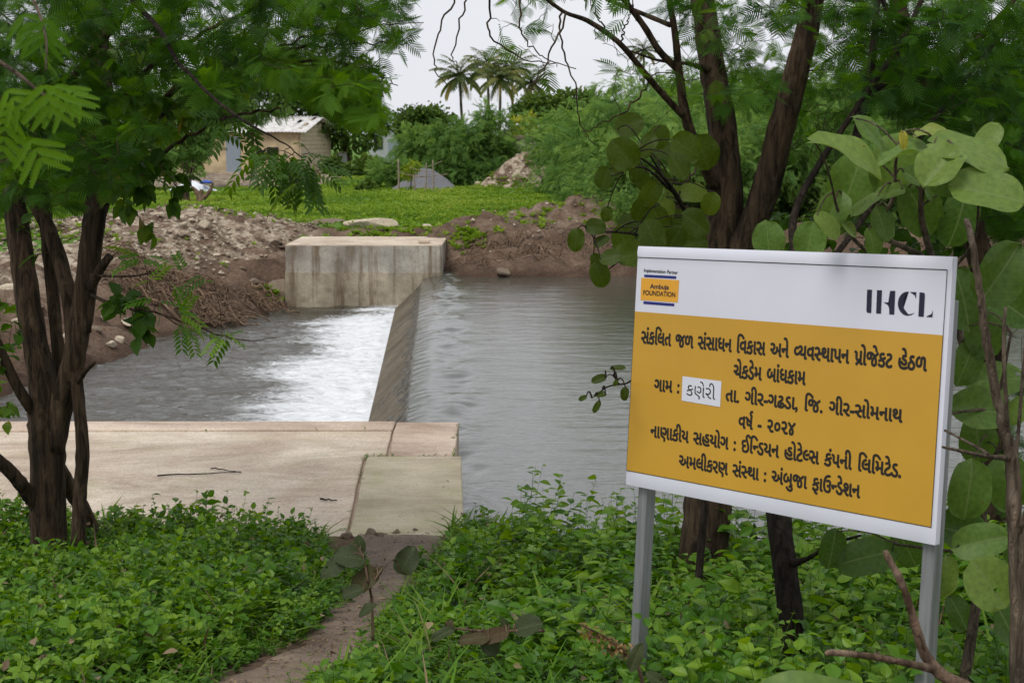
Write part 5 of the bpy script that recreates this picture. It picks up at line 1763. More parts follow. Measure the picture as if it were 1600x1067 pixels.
# moss and grass in the joints and along the pond edge of the slab
g = G()
ee = []
for (a, b, nn) in (((XR + .004, 8.4), (XR + .0, 12.5), 160), ((zz(572, 714)[0], zz(572, 714)[1]), (zz(545, 850)[0], 8.5), 60), ((zz(572, 714)[0], zz(572, 714)[1]), (zz(720, 714)[0], zz(720, 714)[1]), 70), ((-6, YF - .48), (j2[0], YF - .37), 26)):
    t = RNG.uniform(0, 1, (nn, 1)) ** 1.3
    q = np.array(a) + (np.array(b) - np.array(a)) * t + RNG.normal(0, .012, (nn, 2))
    ee.append(q[fbm(q[:, 0] * 4, q[:, 1] * 4, 181) > .45])
E_ = np.concatenate(ee)
scatter(g, LANCE, frames(np.c_[RNG.normal(size=(len(E_), 2)), RNG.uniform(.2, 1.2, len(E_))]), np.c_[E_, np.full(len(E_), Z_TOP + .006)], RNG.uniform(.012, .05, len(E_)), RNG.uniform(0, .8, len(E_)))
tag(g.build('joint_weeds', M['weed']), kind='stuff')
# loose stones where the path meets the ramp
def rock_mesh(g, c, r, seed, flat=.6, mat_=0):
    bm = bmesh.new()
    bmesh.ops.create_icosphere(bm, subdivisions=3, radius=1.0)
    V = np.array([v.co[:] for v in bm.verts])
    bm.verts.index_update()
    Fc = np.array([[v.index for v in f.verts] for f in bm.faces])
    bm.free()
    rs = np.random.default_rng(seed)
    for k in range(9):                       # knock flat facets off a ball
        nv = nrm(rs.normal(size=3)); dd = rs.uniform(.45, .85)
        e = V @ nv - dd
        V = V - np.clip(e, 0, None)[:, None] * nv
    V = V * (1 + .10 * (fbm(V[:, 0] * 2 + V[:, 2], V[:, 1] * 2, seed) - .5))[:, None]
    V = V * rs.uniform(.75, 1.25, 3) * [1, 1, flat]
    a = rs.uniform(0, 6.28)
    R = np.array([[cos(a), -sin(a), 0], [sin(a), cos(a), 0], [0, 0, 1]])
    g.add((V * r) @ R.T + c, Fc, mat_)

for k, (px, py, r) in enumerate(((545, 846, .05), (578, 843, .055), (592, 846, .04), (565, 849, .035), (620, 832, .03), (603, 838, .022), (648, 828, .02))):
    c = atz(px, py, Z_TOP + .02); c[2] = max(th(c[0], c[1]), Z_TOP + (.02 if c[1] > 8.4 else -.1)) + r * .2
    g = G(); rock_mesh(g, c, r, 300 + k)
    tag(g.build('stone', M['rock_dark'], None, False), 'small dark stone at the foot of the approach ramp where the path begins', 'stone', 'stones at the foot of the ramp')

# ------------------------------------------------------------------ far bank: stones, roots, weeds
ROCK_GEO = []
for k in range(6):
    g = G(); rock_mesh(g, np.zeros(3), 1.0, 500 + k, .62)
    o = g.build('cobble', [M['rock'], M['rock_dark']][k % 3 == 2])
    ROCK_GEO.append(o.data)
    bpy.data.objects.remove(o)
def put_rock(x, y, r, label, group, k, name='cobble', sink=.15, z=None):
    o = bpy.data.objects.new(name, ROCK_GEO[k % 6])
    COL.objects.link(o)
    o.location = (float(x), float(y), (th(x, y) if z is None else z) + r * (.5 - sink))
    o.rotation_euler = (RNG.uniform(-.3, .3), RNG.uniform(-.3, .3), RNG.uniform(0, 6.28))
    o.scale = (r * RNG.uniform(.8, 1.3), r * RNG.uniform(.8, 1.2), r * RNG.uniform(.7, 1.1))
    tag(o, label, 'stone', group)
n = 0
while n < 90:
    x, y = RNG.uniform(-13, -4.9), RNG.uniform(33.2, 40.5)
    d = poly_dist(np.array([[x, y]]), WATER)[0]
    if d < 1.2 or (y > 37.5 and RNG.uniform() < .5): continue
    put_rock(x, y, .05 + .13 * RNG.uniform() ** 3, 'pale cobble strewn over the gravelly bank left of the abutment', 'cobbles on the left bank', n); n += 1
for k, (px, py, r) in enumerate(((205, 524, .17), (226, 520, .16), (163, 532, .13), (188, 545, .14), (240, 531, .12), (150, 547, .16), (175, 552, .09), (120, 560, .16), (60, 545, .15), (30, 560, .17), (12, 540, .2))):
    p = atz(px, py, Z_DN + .05)
    put_rock(p[0], p[1], r, 'stone at the waterline below the root tangle on the left bank', 'stones at the left waterline', k, 'stone')
for k, (px, py, r, lab) in enumerate(((398, 376, .20, 'grey boulder on gravel bank left of the abutment'), (436, 384, .34, 'brown boulder tucked against the left end of the abutment'),
                                      (786, 436, .17, 'brown wet stone at the waterline below the brown earth bank'))):
    p = aty(px, py, 33.6 if k < 2 else 33.0)
    put_rock(p[0], p[1], r, lab, None, (2, 5, 2)[k], 'boulder')
# flat stone slabs in the grass behind the abutment
for k, (px, py, w, lab) in enumerate(((515, 352, .62, 'flat brown stone slab in the grass behind the left half of the abutment'), (583, 356, .70, 'flat pale stone slab in the grass behind the middle of the abutment'))):
    p = atz(px, py, -.70)
    o = bpy.data.objects.new('stone_slab', ROCK_GEO[2 - k])
    COL.objects.link(o); o.location = (p[0], p[1], th(p[0], p[1]) + .12); o.scale = (w, .35, .22); tag(o, lab, 'stone')
p = atz(677, 352, -.66)
root = thing('concrete_lump', (p[0], p[1], th(p[0], p[1])), 'small pale concrete pad in the grass right behind the abutment', 'concrete pad')
g = G(); rough_block(g, p[0] - .26, p[0] + .26, p[1] - .3, p[1] + .3, th(p[0], p[1]) - .3, th(p[0], p[1]) + .14, n=9, amp=.03, seed=123); g.build('block', M['slab'], root)
# fine pebbles
N = 9000
P = np.c_[RNG.uniform(-14, -4.9, N), RNG.uniform(29.5, 42, N)]
d = poly_dist(P, WATER)
keep = (d > .35) & (fbm(P[:, 0] * .9, P[:, 1] * .9, 131) + .25 * sstep(1.6, 3, d) > .63)
P = P[keep]
P2 = np.c_[RNG.uniform(-1.2, 6, 420), RNG.uniform(34, 40.5, 420)]
P = np.vstack([P, P2[poly_dist(P2, WATER) > .5]])
z = terrain(P[:, 0], P[:, 1])[0]
oct_ = (np.array([[1, 0, 0], [0, 1, 0], [-1, .2, 0], [0, -1, .1], [.1, 0, .7], [0, .1, -.6]]), [np.array([[0, 1, 4], [1, 2, 4], [2, 3, 4], [3, 0, 4], [1, 0, 5], [2, 1, 5], [3, 2, 5], [0, 3, 5]])])
g = G()
scatter(g, oct_, frames(RNG.normal(size=(len(P), 3)) * [1, 1, .3]), np.c_[P, z + .015], .014 + .06 * RNG.uniform(0, 1, len(P)) ** 3, RNG.uniform(0, 1, len(P)))
tag(g.build('pebbles', M['pebble']), kind='stuff')

def root_tangle(name, label, px0, px1, py0, py1, y0, y1, n, seed, rmax=.02, ln=(.5, 1.6)):
    rs = np.random.default_rng(seed)
    c = aty((px0 + px1) / 2, py1, (y0 + y1) / 2)
    rt = thing(name, (c[0], c[1], th(c[0], c[1])), label, 'roots')
    g = G()
    for k in range(n):
        u, v = rs.uniform(), rs.uniform()
        p = aty(px0 + (px1 - px0) * u, (py0 + py1) / 2, y0 + (y1 - y0) * v)
        x, y = p[0], p[1]
        L = rs.uniform(*ln)
        a = rs.uniform(-.5, .5) + (pi if rs.uniform() < .4 else 0) - .5 * (rs.uniform() < .4)
        pts = []
        for s in np.linspace(0, 1, 9):
            xx, yy = x + L * (s - .5) * cos(a), y + L * (s - .5) * sin(a) * .7
            pts.append([xx, yy, max(th(xx, yy), Z_DN) + .03 + .24 * sin(s * pi) * rs.uniform(.1, 1.3) + rs.normal(0, .02)])
            a += rs.normal(0, .25)
        r = rmax * rs.uniform(.25, 1) ** 1.5
        tube(g, spline(np.array(pts), 16), np.linspace(r, r * .3, 16), 5, 0, .5, 0, False)
    g.build('roots', M['drywood'], rt, True)
root_tangle('root_tangle', 'tangle of pale dead roots and branches on the muddy bank left of the abutment', 190, 360, 430, 480, 29.3, 32.0, 230, 5, .030, (.5, 1.9))
root_tangle('root_tangle', 'few bare roots hanging from the bank beside the left end of the abutment', 370, 438, 400, 470, 31.4, 33.0, 34, 6, .026, (.4, 1.3))
root_tangle('root_tangle', 'exposed thin roots along the undercut brown bank above the pond', 730, 950, 395, 430, 33.2, 34.8, 90, 7, .020, (.4, 1.3))

# meadow plants
def meadow_ok(P):
    d = poly_dist(P, WATER)
    lf = np.exp(-(((P[:, 0] + 8.4) / 3.6) ** 2 + ((P[:, 1] - 37.6) / 4.2) ** 2))
    rg = np.exp(-(((P[:, 0] - 2.2) / 3.6) ** 2 + ((P[:, 1] - 37.6) / 3.2) ** 2))
    dr = sstep(-7, -11, P[:, 0]) * sstep(66, 73, P[:, 1]) * (1 - sstep(96, 104, P[:, 1]))
    gv = sstep(3.4, 5.2, d) - 1.2 * lf - .95 * rg - .9 * dr
    return gv + .5 * (fbm(P[:, 0] * 1.3, P[:, 1] * 1.3, 141) - .5) > .45
TUFT_V, TUFT_F = [], []
for k in range(5):
    a, e = k * 1.257 + .3, radians(35 + 12 * (k % 3))
    R = frames(np.array([[cos(a) * cos(e), sin(a) * cos(e), sin(e)]]))[0]
    TUFT_V.append(SIMPLE[0] @ R.T); TUFT_F.append([f + k * len(SIMPLE[0]) for f in SIMPLE[1]])
TUFT = (np.concatenate(TUFT_V), [np.concatenate([t[i] for t in TUFT_F]) for i in range(len(SIMPLE[1]))])
N = 95000
yv = 1 / RNG.uniform(1 / 100.0, 1 / 33.5, N)
xv = (RNG.uniform(-60, 1000, N) - 800) / F * yv
P = np.c_[xv, yv]
P = P[meadow_ok(P)]
z = terrain(P[:, 0], P[:, 1])[0]
g = G()
cl = fbm(P[:, 0] * .35, P[:, 1] * .35, 142)
scatter(g, TUFT, frames(np.c_[RNG.normal(size=(len(P), 2)), np.zeros(len(P))]), np.c_[P, z - .01], (.035 + .10 * RNG.uniform(0, 1, len(P)) ** 3) * (.6 + .9 * cl) * np.sqrt(P[:, 1] / 45), np.clip(.5 + RNG.normal(0, .20, len(P)) + 1.9 * (cl - .5), 0, 1))
N2 = 1400
yv = 1 / RNG.uniform(1 / 95.0, 1 / 35.0, N2)
P = np.c_[(RNG.uniform(-60, 1000, N2) - 800) / F * yv, yv]
P = P[meadow_ok(P)]
P = P[fbm(P[:, 0] * .45, P[:, 1] * .22, 145) > .53]
scatter(g, TUFT, frames(np.c_[RNG.normal(size=(len(P), 2)), np.zeros(len(P))]), np.c_[P, terrain(P[:, 0], P[:, 1])[0]], RNG.uniform(.10, .24, len(P)), RNG.uniform(0, .9, len(P)))
tag(g.build('meadow_grass', M['meadow']), kind='stuff')
# low herbs spreading over the earth heaps and bank
g = G()
for (cx, cy, rx, ry, nn) in ((.6, 37, 1.5, 1.4, 60), (3.2, 36.4, 1.4, 1.2, 120), (5.4, 36.2, 1.5, 1.2, 160), (4.3, 35.0, 1.0, .5, 60), (-1.0, 35.3, .6, .5, 70), (-7, 38.6, 1.2, 1, 50), (-3.6, 36.6, 1.5, .7, 300), (-5.2, 33.1, .3, .2, 24), (-4.3, 35.9, .7, .6, 120), (-9.5, 34.4, 3, 1.2, 60)):
    Q = np.c_[RNG.normal(cx, rx * .5, nn), RNG.normal(cy, ry * .5, nn)]
    Q = Q[poly_dist(Q, WATER) > .2]
    zz_ = terrain(Q[:, 0], Q[:, 1])[0]
    scatter(g, TUFT, frames(np.c_[RNG.normal(size=(len(Q), 2)), np.zeros(len(Q))]), np.c_[Q, zz_], RNG.uniform(.07, .2, len(Q)), RNG.uniform(.2, .8, len(Q)))
tag(g.build('bank_weeds', M['meadow']), kind='stuff')

# ------------------------------------------------------------------ far trees and bushes
def blob_leaves(g, blobs, n, size, tpl, tint=(.2, .8), droop=.0, shell=(.55, 1.02), cl_n=26, spread=.22):
    """leaf clumps through the volume of ellipsoids (centre, radii)"""
    vol = np.array([b[1][0] * b[1][2] for b in blobs]); vol = vol / vol.sum()
    for (c, r), w in zip(blobs, vol):
        c, r = np.array(c), np.array(r)
        m = max(6, int(cl_n * w * len(blobs)))
        d = nrm(RNG.normal(size=(m, 3)))
        cc = d * RNG.uniform(shell[0], shell[1], (m, 1)) 
        ct = RNG.uniform(*tint, m)
        k = max(1, int(n * w / m))
        q = cc[:, None] + RNG.normal(0, spread, (m, k, 3)) * np.array([1, 1, .75])
        out = nrm(q + RNG.normal(0, .5, q.shape))
        D = nrm(out + RNG.normal(0, .45, q.shape) - UP * droop)
        pos = c + q * r
        T_ = np.clip(ct[:, None] + RNG.normal(0, .13, (m, k)), 0, 1)
        scatter(g, tpl, frames(D.reshape(-1, 3), UP + RNG.normal(0, .5, (m * k, 3))), pos.reshape(-1, 3), size * RNG.uniform(.6, 1.3, m * k), T_.ravel())

def far_tree(name, label, Y, base, top, wpx, blobs, n, size, tpl, lm, tint=(.2, .8), droop=.2, group=None, cl_n=26, cat='tree', spread=.22, thick=.9):
    bz = atz(base[0], base[1], Z_TOP) if base[1] > 226 else aty(base[0], base[1], Y)
    b = aty(base[0], base[1], Y)
    b[2] = th(b[0], Y)
    rt = thing(name, b, label, cat, group)
    tp = aty(top[0], top[1], Y)
    gw = G()
    r = wpx * .5 * Y / F
    tube(gw, spline(np.array([b - UP * .3, b + (tp - b) * .35 + [.1 * r, 0, 0], tp]), 10), np.linspace(r * 1.25, r * .6, 10), 8, 0, .5, .08)
    B3 = []
    for (px, py, rx, ry) in blobs:
        c = aty(px, py, Y + RNG.uniform(-.6, .6))
        B3.append((c, (rx * Y / F, rx * Y / F * thick, ry * Y / F)))
        P = spline(np.array([tp, (tp + c) / 2 + RNG.normal(0, .15, 3), c]), 7)
        tube(gw, P, np.linspace(r * .5, r * .12, 7), 5, 0, .5, 0, False)
    gw.build('trunk', M['bark'], rt, True)
    gl = G()
    blob_leaves(gl, B3, n, size, tpl, tint, droop, cl_n=cl_n, spread=spread)
    gl.build('crown', lm, rt)
    return rt

D_, MI, YE = M['far_dark'], M['far_mid'], M['far_yel']
far_tree('neem_tree', 'big dark dense tree standing beside the hut with its trunk showing', 100, (543, 258), (538, 200), 13,
         [(470, 170, 55, 48), (500, 130, 60, 45), (550, 125, 45, 40), (585, 158, 26, 32), (560, 190, 42, 36), (515, 205, 46, 34), (430, 130, 60, 50), (585, 205, 18, 24), (600, 150, 12, 12)], 9000, .34, OVATE, D_, (.1, .8), .2, cl_n=34)
far_tree('mango_tree', 'round dark tree on the skyline between the big tree and the palms', 108, (668, 262), (667, 225), 9,
         [(662, 196, 38, 28), (640, 192, 24, 22), (690, 196, 26, 24), (668, 184, 24, 16), (625, 200, 10, 12), (712, 204, 12, 12)], 5200, .30, OVATE, D_, (.3, .95), .1, cl_n=30)
far_tree('rain_tree', 'wide flat topped tree on the skyline right of the palms', 135, (880, 235), (876, 190), 11,
         [(845, 166, 38, 15), (885, 158, 40, 16), (915, 164, 30, 15), (820, 176, 26, 11), (868, 180, 44, 12), (905, 182, 30, 12), (940, 172, 30, 16)], 5200, .42, OVATE, D_, (.4, .95), 0, cl_n=34)
BU = 'feathery bushes on the far meadow'
for (Y, base, blobs, n, lab, ti) in (
        (76, (655, 285), [(652, 228, 34, 30), (640, 250, 24, 24), (672, 245, 28, 30), (655, 268, 30, 18)], 620, 'feathery green bush left of the gravel heap under the round tree', (.2, .8)),
        (74, (712, 280), [(700, 215, 28, 28), (720, 230, 34, 34), (700, 255, 34, 26), (735, 262, 28, 20)], 760, 'tall feathery bush directly below the single palm', (.1, .7)),
        (75, (765, 280), [(757, 190, 14, 30), (775, 205, 24, 28), (760, 232, 30, 30), (785, 238, 24, 30), (765, 264, 36, 20)], 820, 'tallest feathery bush at the left foot of the rubble heap', (.15, .9)),
        (70, (622, 290), [(612, 265, 22, 16), (640, 270, 20, 14), (596, 272, 14, 10)], 300, 'low bluish bush behind the stick fence', (.3, .7)),
        (73, (745, 285), [(735, 272, 26, 14), (770, 270, 24, 14)], 360, 'low bushes in front of the tallest feathery bush', (.0, .5))):
    far_tree('feathery_bush', lab, Y, base, (base[0], base[1] - 25), 4, blobs, int(n * 2.2), .38, NEEM, MI, ti, .25, BU, 30, 'bush')
far_tree('yellow_bush', 'yellow green shrub left of the old stone parapet', 96, (815, 232), (815, 215), 4, [(812, 196, 16, 12), (828, 188, 10, 12), (805, 206, 14, 8)], 1100, .26, LANCE, YE, (.2, 1), .1, None, 20, 'bush')
far_tree('bright_bush', 'bright green shrubs growing behind the old stone parapet', 100, (870, 235), (870, 218), 4, [(850, 200, 24, 14), (880, 196, 22, 12), (905, 200, 20, 16), (835, 206, 16, 9)], 1500, .28, LANCE, YE, (.0, .45), .1, None, 24, 'bush')

# feathery thicket filling the right bank: three kinds copied
PROT = []
for k in range(3):
    rt = thing('acacia_bush', (0, 0, 0), 'tmp', 'bush')
    gw, gl = G(), G()
    for j in range(7):
        a = j * .9 + k
        tip = np.array([cos(a) * RNG.uniform(.5, 1.2), sin(a) * RNG.uniform(.5, 1.2), RNG.uniform(1.4, 2.8)])
        tube(gw, spline(np.array([[0, 0, -.4], tip * [.3, .3, .5], tip]), 8), np.linspace(.06, .012, 8), 5, 0, .5, 0, False)
    bl = [((RNG.uniform(-1.3, 1.3), RNG.uniform(-1.0, 1.0), RNG.uniform(.7, 2.9)), (RNG.uniform(.7, 1.1), RNG.uniform(.7, 1.0), RNG.uniform(.5, .9))) for j in range(9)]
    blob_leaves(gl, bl, 2300, .27, NEEM, (.05, .9), .3, cl_n=24, spread=.24)
    gw.build('stems', M['bark'], rt, True); gl.build('foliage', MI, rt)
    PROT.append(rt)
spots = [(960, 37.6, .48), (932, 42.5, .5), (988, 34.9, .36), (900, 62, 1.00), (930, 56, 1.06), (965, 50, 1.00), (1000, 58, 1.23), (1010, 45, 1.04), (1050, 50, 1.15), (1075, 43, 1.08), (1110, 57, 1.38), (1130, 46, 1.15), (1180, 41, 1.06), (1190, 52, 1.27), (1240, 60, 1.38),
         (1250, 45, 1.15), (1310, 52, 1.27), (1320, 41, 1.08), (1370, 46, 1.19), (1420, 56, 1.38), (1440, 42, 1.11), (1490, 48, 1.23), (1550, 43, 1.15), (1580, 55, 1.38), (1640, 48, 1.23), (870, 76, 1.00), (985, 40.5, 0.62), (940, 66, 1.23), (1040, 70, 1.49), (1160, 74, 1.49), (1300, 72, 1.49), (1010, 37.2, 0.55), (1060, 38.0, 0.70), (1120, 37.6, 0.70), (1200, 38.2, 0.80), (1290, 38.6, 0.80), (1380, 39.5, 0.90), (1470, 40, 0.90), (1560, 40.5, 0.90)]
for i, (px, Y, s) in enumerate(spots):
    x = (px - 800) / F * Y
    near_ = 'near the pond edge' if Y < 44 else ('in the middle of' if Y < 58 else 'at the back of')
    lab = 'feathery green bush in the thicket filling the right bank behind the sign'
    o = PROT[i] if i < 3 else dup(PROT[i % 3], (0, 0, 0))
    o.location = (x, Y, th(x, Y) - .1)
    o.rotation_euler = (0, 0, RNG.uniform(0, 6.28))
    o.scale = (s * 1.1, s * 1.1, s)
    o['label'] = lab; o['group'] = 'feathery thicket on the right bank'
# trees behind the left tree
for (Y, base, blobs, n, lab) in (
        (70, (300, 290), [(300, 185, 50, 42), (260, 170, 44, 40), (340, 165, 40, 36), (290, 225, 46, 26)], 900, 'feathery pale tree left of the hut roof seen through the branches'),
        (82, (395, 275), [(395, 130, 50, 50), (440, 110, 40, 40), (350, 120, 46, 44), (400, 165, 40, 26)], 900, 'tall feathery tree rising behind the hut roof'),
        (66, (190, 300), [(190, 200, 56, 50), (150, 240, 50, 40), (220, 250, 40, 30), (190, 140, 46, 40)], 900, 'feathery tree behind the left trunk over the bank'),
        (58, (80, 320), [(90, 210, 60, 56), (40, 260, 56, 46), (110, 290, 50, 30), (60, 150, 50, 46)], 900, 'feathery tree on the left bank nearest the left picture edge'),
        (62, (-60, 320), [(-60, 210, 60, 56), (-20, 280, 46, 36), (-100, 260, 60, 50)], 700, 'feathery tree just beyond the left picture edge')):
    far_tree('feathery_tree', lab, Y, base, (base[0], base[1] - 60), 7, blobs, int(n * 3.0), .40, NEEM, MI, (.0, .8), .3, 'feathery trees behind the left tree', 22)
# bluish pot-bound shrub row by the hut and shaded bank bushes
for (Y, px, py, rx, ry, lab) in ((90, 255, 250, 14, 20, 'dark green shrub against the tan yard wall at the left'), (90, 300, 246, 16, 22, 'dark green shrub against the tan yard wall near the door'),
                                 (56, 100, 330, 40, 26, 'leafy bush on the bank behind the left trunk'), (60, 180, 320, 30, 24, 'leafy bush on the grass right of the left trunk'), (50, 30, 345, 46, 34, 'leafy bush on the bank at the left edge'), (92, 572, 262, 22, 14, 'dark shrub hiding the foot of the far pale house'), (94, 520, 262, 14, 14, 'dark shrub beside the trunk of the big tree by the hut'), (88, 555, 268, 20, 10, 'low shrub in the grass below the big dark tree')):
    far_tree('leafy_bush', lab, Y, (px, py + ry), (px, py), 4, [(px, py, rx, ry), (px - rx * .5, py + ry * .3, rx * .6, ry * .6), (px + rx * .5, py + ry * .2, rx * .6, ry * .6)], 900, .30, OVATE, D_, (.3, 1), .1, None, 20, 'bush')

# coconut palms
def palm(px, py, Y, rpx, lab, lean=0, fr=24, seed=0, dry=.25):
    top = aty(px, py, Y)
    gx = top[0] + lean
    b = np.array([gx, Y, th(gx, Y)])
    rt = thing('coconut_palm', b, lab, 'palm tree', 'coconut palms on the skyline')
    g = G()
    S = spline(np.array([b - UP * .2, b + (top - b) * .5 + [lean * -.15, 0, 0], top]), 16)
    tube(g, S, np.linspace(.17, .11, 16), 8, 0, .5, .06)
    g.build('trunk', M['palmtrunk'], rt, True)
    g = G()
    L0 = rpx * Y / F * 1.25
    for k in range(fr):
        a = k * 2.4 + seed
        e0 = radians(84 - 112 * (k / fr))
        L = L0 * RNG.uniform(.85, 1.1)
        pts, ang = [np.zeros(3)], e0
        for s in range(11):
            ang -= .075 + .07 * (s / 11)
            pts.append(pts[-1] + L / 11 * np.array([cos(a) * cos(ang), sin(a) * cos(ang), sin(ang)]))
        pts = np.array(pts) + top
        tube(g, pts, np.linspace(.035, .008, 12), 4, 0, .2, 0, False)
        dd = np.gradient(pts, axis=0)
        n = 34
        f = np.linspace(.12, .99, n) * 11
        i0 = np.minimum(f.astype(int), 10)
        pos = pts[i0] + (pts[i0 + 1] - pts[i0]) * (f - i0)[:, None]
        tn = nrm(dd[i0])
        sd = nrm(np.cross(tn, UP))
        t_ = np.clip((.95 if (k > fr * .82 and RNG.uniform() < .6) else RNG.uniform(.1, .7)) + RNG.normal(0, .05, n), 0, 1)
        ll = .62 * np.sin(np.linspace(.5, 2.95, n)) ** .7 * L0 / 2.4
        for sg in (1, -1):
            D = nrm(tn * .55 + sd * sg * .8 - UP * RNG.uniform(.1, .5, (n, 1)))
            scatter(g, leaf_tpl(.16, [.6, 1.0, .6, 0], .05, .25), frames(D, np.tile(UP, (n, 1))), pos, ll, t_)
    g.build('fronds', M['palm'], rt)
    g = G()
    for k in range(7):
        a = k * .9
        rock_mesh(g, top + [cos(a) * .22, sin(a) * .22, -.32 - .1 * (k % 2)], .14, 40 + k, 1.1)
    tag(g.build('coconuts', M['far_yel'], rt, True))
palm(718, 120, 150, 38, 'single coconut palm standing apart left of the palm cluster', .6, 26, .3)
palm(762, 104, 156, 38, 'coconut palm at the left of the palm cluster', .3, 24, 1.1)
palm(782, 124, 146, 35, 'coconut palm with lowest crown in the middle of the palm cluster', -.2, 24, 2.0)
palm(800, 108, 158, 35, 'coconut palm at the back of the palm cluster', .2, 24, .8)
palm(830, 130, 152, 34, 'coconut palm at the right end of the palm cluster', -.3, 24, 1.7)
palm(1006, 80, 170, 24, 'distant coconut palm seen between the thin branches on the right', .2, 22, 2.6)

# ------------------------------------------------------------------ hut and other things beyond
YH = 95.0
K = aty(470, 266, YH); K[2] = -.85
gd = nrm(np.array([1.4, 4.2, 0])); fd = np.array([-gd[1], gd[0], 0])      # along the gable / along the front
GW, FL, HE, HR = 4.4, 6.6, 2.75, 3.55
hut = thing('hut', K, 'cream block hut under a pale corrugated roof with a blue grey door', 'hut')
def local_box(g, a0, a1, b0_, b1_, z0, z1, mat_=0):
    """box spanning a along the front, b along the gable"""
    V = []
    for a in (a0, a1):
        for b in (b0_, b1_):
            for z in (z0, z1):
                p = K + fd * a + gd * b; V.append([p[0], p[1], K[2] + z])
    g.add(V, np.array([[0, 1, 3, 2], [4, 6, 7, 5], [0, 4, 5, 1], [2, 3, 7, 6], [0, 2, 6, 4], [1, 5, 7, 3]])[:, ::-1], mat_)
g = G()
local_box(g, 0, FL, 0, .16, 0, HE); local_box(g, 0, FL, GW - .16, GW, 0, HE)
local_box(g, FL - .16, FL, .162, GW - .162, 0, HE)
g.build('front_wall', M['cream'], hut)
# gable end laid in courses of block, each a little proud or shy of the next
g = G()
nc = 13
for k in range(nc):
    z0 = k * (HR - .1) / nc; z1 = z0 + (HR - .1) / nc - .02
    zt = (z0 + z1) / 2
    ins = 0 if zt < HE else (zt - HE) / (HR - HE) * (GW / 2)
    if GW - 2 * ins > .3:
        local_box(g, -.02 - .012 * (k % 2), .14, ins, GW - ins, z0, z1)
g.build('gable_wall', M['cladding'], hut)
g = G(); local_box(g, 0.02, .12, .1, GW - .1, 0, HE - .05); g.build('mortar_core', M['cream'], hut)
# corrugated roof in two slopes with broken sheets
for side in (0, 1):
    g = G()
    nu_, nv_ = 150, 6
    aa = np.linspace(-.55, FL + .4, nu_); ss = np.linspace(0, 1.18, nv_)
    A_, S2 = np.meshgrid(aa, ss, indexing='ij')
    bb = GW / 2 * (1 - S2) if side == 0 else GW / 2 * (1 + S2)
    zz2 = HR + .03 - (HR - HE) * S2 + .028 * np.sin(A_ * 26) + .02 * np.sin(A_ * 1.3)
    V = K + fd * A_[..., None] + gd * bb[..., None]; V[..., 2] = K[2] + zz2
    fcs = grid_idx(nu_, nv_)
    ci = np.arange(len(fcs)); ai, si = ci // (nv_ - 1), ci % (nv_ - 1)
    hole = (side == 0) & (((ai > 8) & (ai < 15) & (si == 2)) | ((ai > 20) & (ai < 28) & (si == 1)) | ((ai > 6) & (ai < 12) & (si == 0)))
    fcs = fcs[~hole] if side == 0 else fcs
    g.add(V.reshape(-1, 3), fcs, 0)
    o = g.build('roof_sheet', M['roof_sheet'], hut, True)
    sm = o.modifiers.new('thick', 'SOLIDIFY'); sm.thickness = .03
g = G()
for b_ in (.02, GW / 2, GW - .02):
    zb = HE + .0 if b_ != GW / 2 else HR - .08
    local_box(g, -.5, FL + .3, b_ - .05, b_ + .05, zb - .1, zb)
g.build('rafter', M['wood'], hut)
dr = G(); local_box(dr, 4.15, 5.15, -.05, -.003, .12, 2.35)
door = dr.build('door', M['door'], hut)
g = G(); local_box(g, 4.05, 4.148, -.04, -.003, .1, 2.45); local_box(g, 5.152, 5.25, -.04, -.003, .1, 2.45); local_box(g, 4.05, 5.25, -.042, -.003, 2.352, 2.45); g.build('door_frame', M['wood'], door)
g = G(); local_box(g, 4.25, 4.29, -.10, -.052, 1.15, 1.3); g.build('handle', M['steel'], door)
wn_ = G(); local_box(wn_, 1.5, 2.3, -.03, -.003, 1.0, 1.7); g2 = wn_.build('window', M['dark'], hut)
g = G(); local_box(g, 1.42, 2.38, -.06, -.003, .9, .995); g.build('sill', M['wood'], g2)
g = G(); local_box(g, 4.0, 5.3, -.6, -.06, 0, .13); g.build('step', M['beam'], hut)
# tan yard wall running left of the hut
p0, p1 = K + fd * (FL + .1), K + fd * (FL + 9)
yw = thing('yard_wall', p0, 'low tan plastered yard wall running left from the hut', 'wall')
g = G(); local_box(g, FL + .05, FL + 9, 1.2, 1.4, 0, 1.45); g.build('wall', M['cream'], yw)
g = G(); local_box(g, FL + .04, FL + 9.02, 1.16, 1.44, 1.452, 1.53); g.build('coping', M['beam'], yw)
# small grey tank beside the gable
rt = thing('water_tank', K + gd * 4.8 + np.array([.5, 0, 0]), 'small grey box tank at the foot of the gable wall', 'tank')
g = G(); p = K + gd * 5.0 + np.array([.45, 0, .65]); box(g, p, (.7, .7, 1.3), bev=.04); g.build('tank_body', M['house'], rt)
g = G(); box(g, p + [0, 0, .68], (.78, .78, .06), bev=.015); g.build('lid', M['beam'], rt)

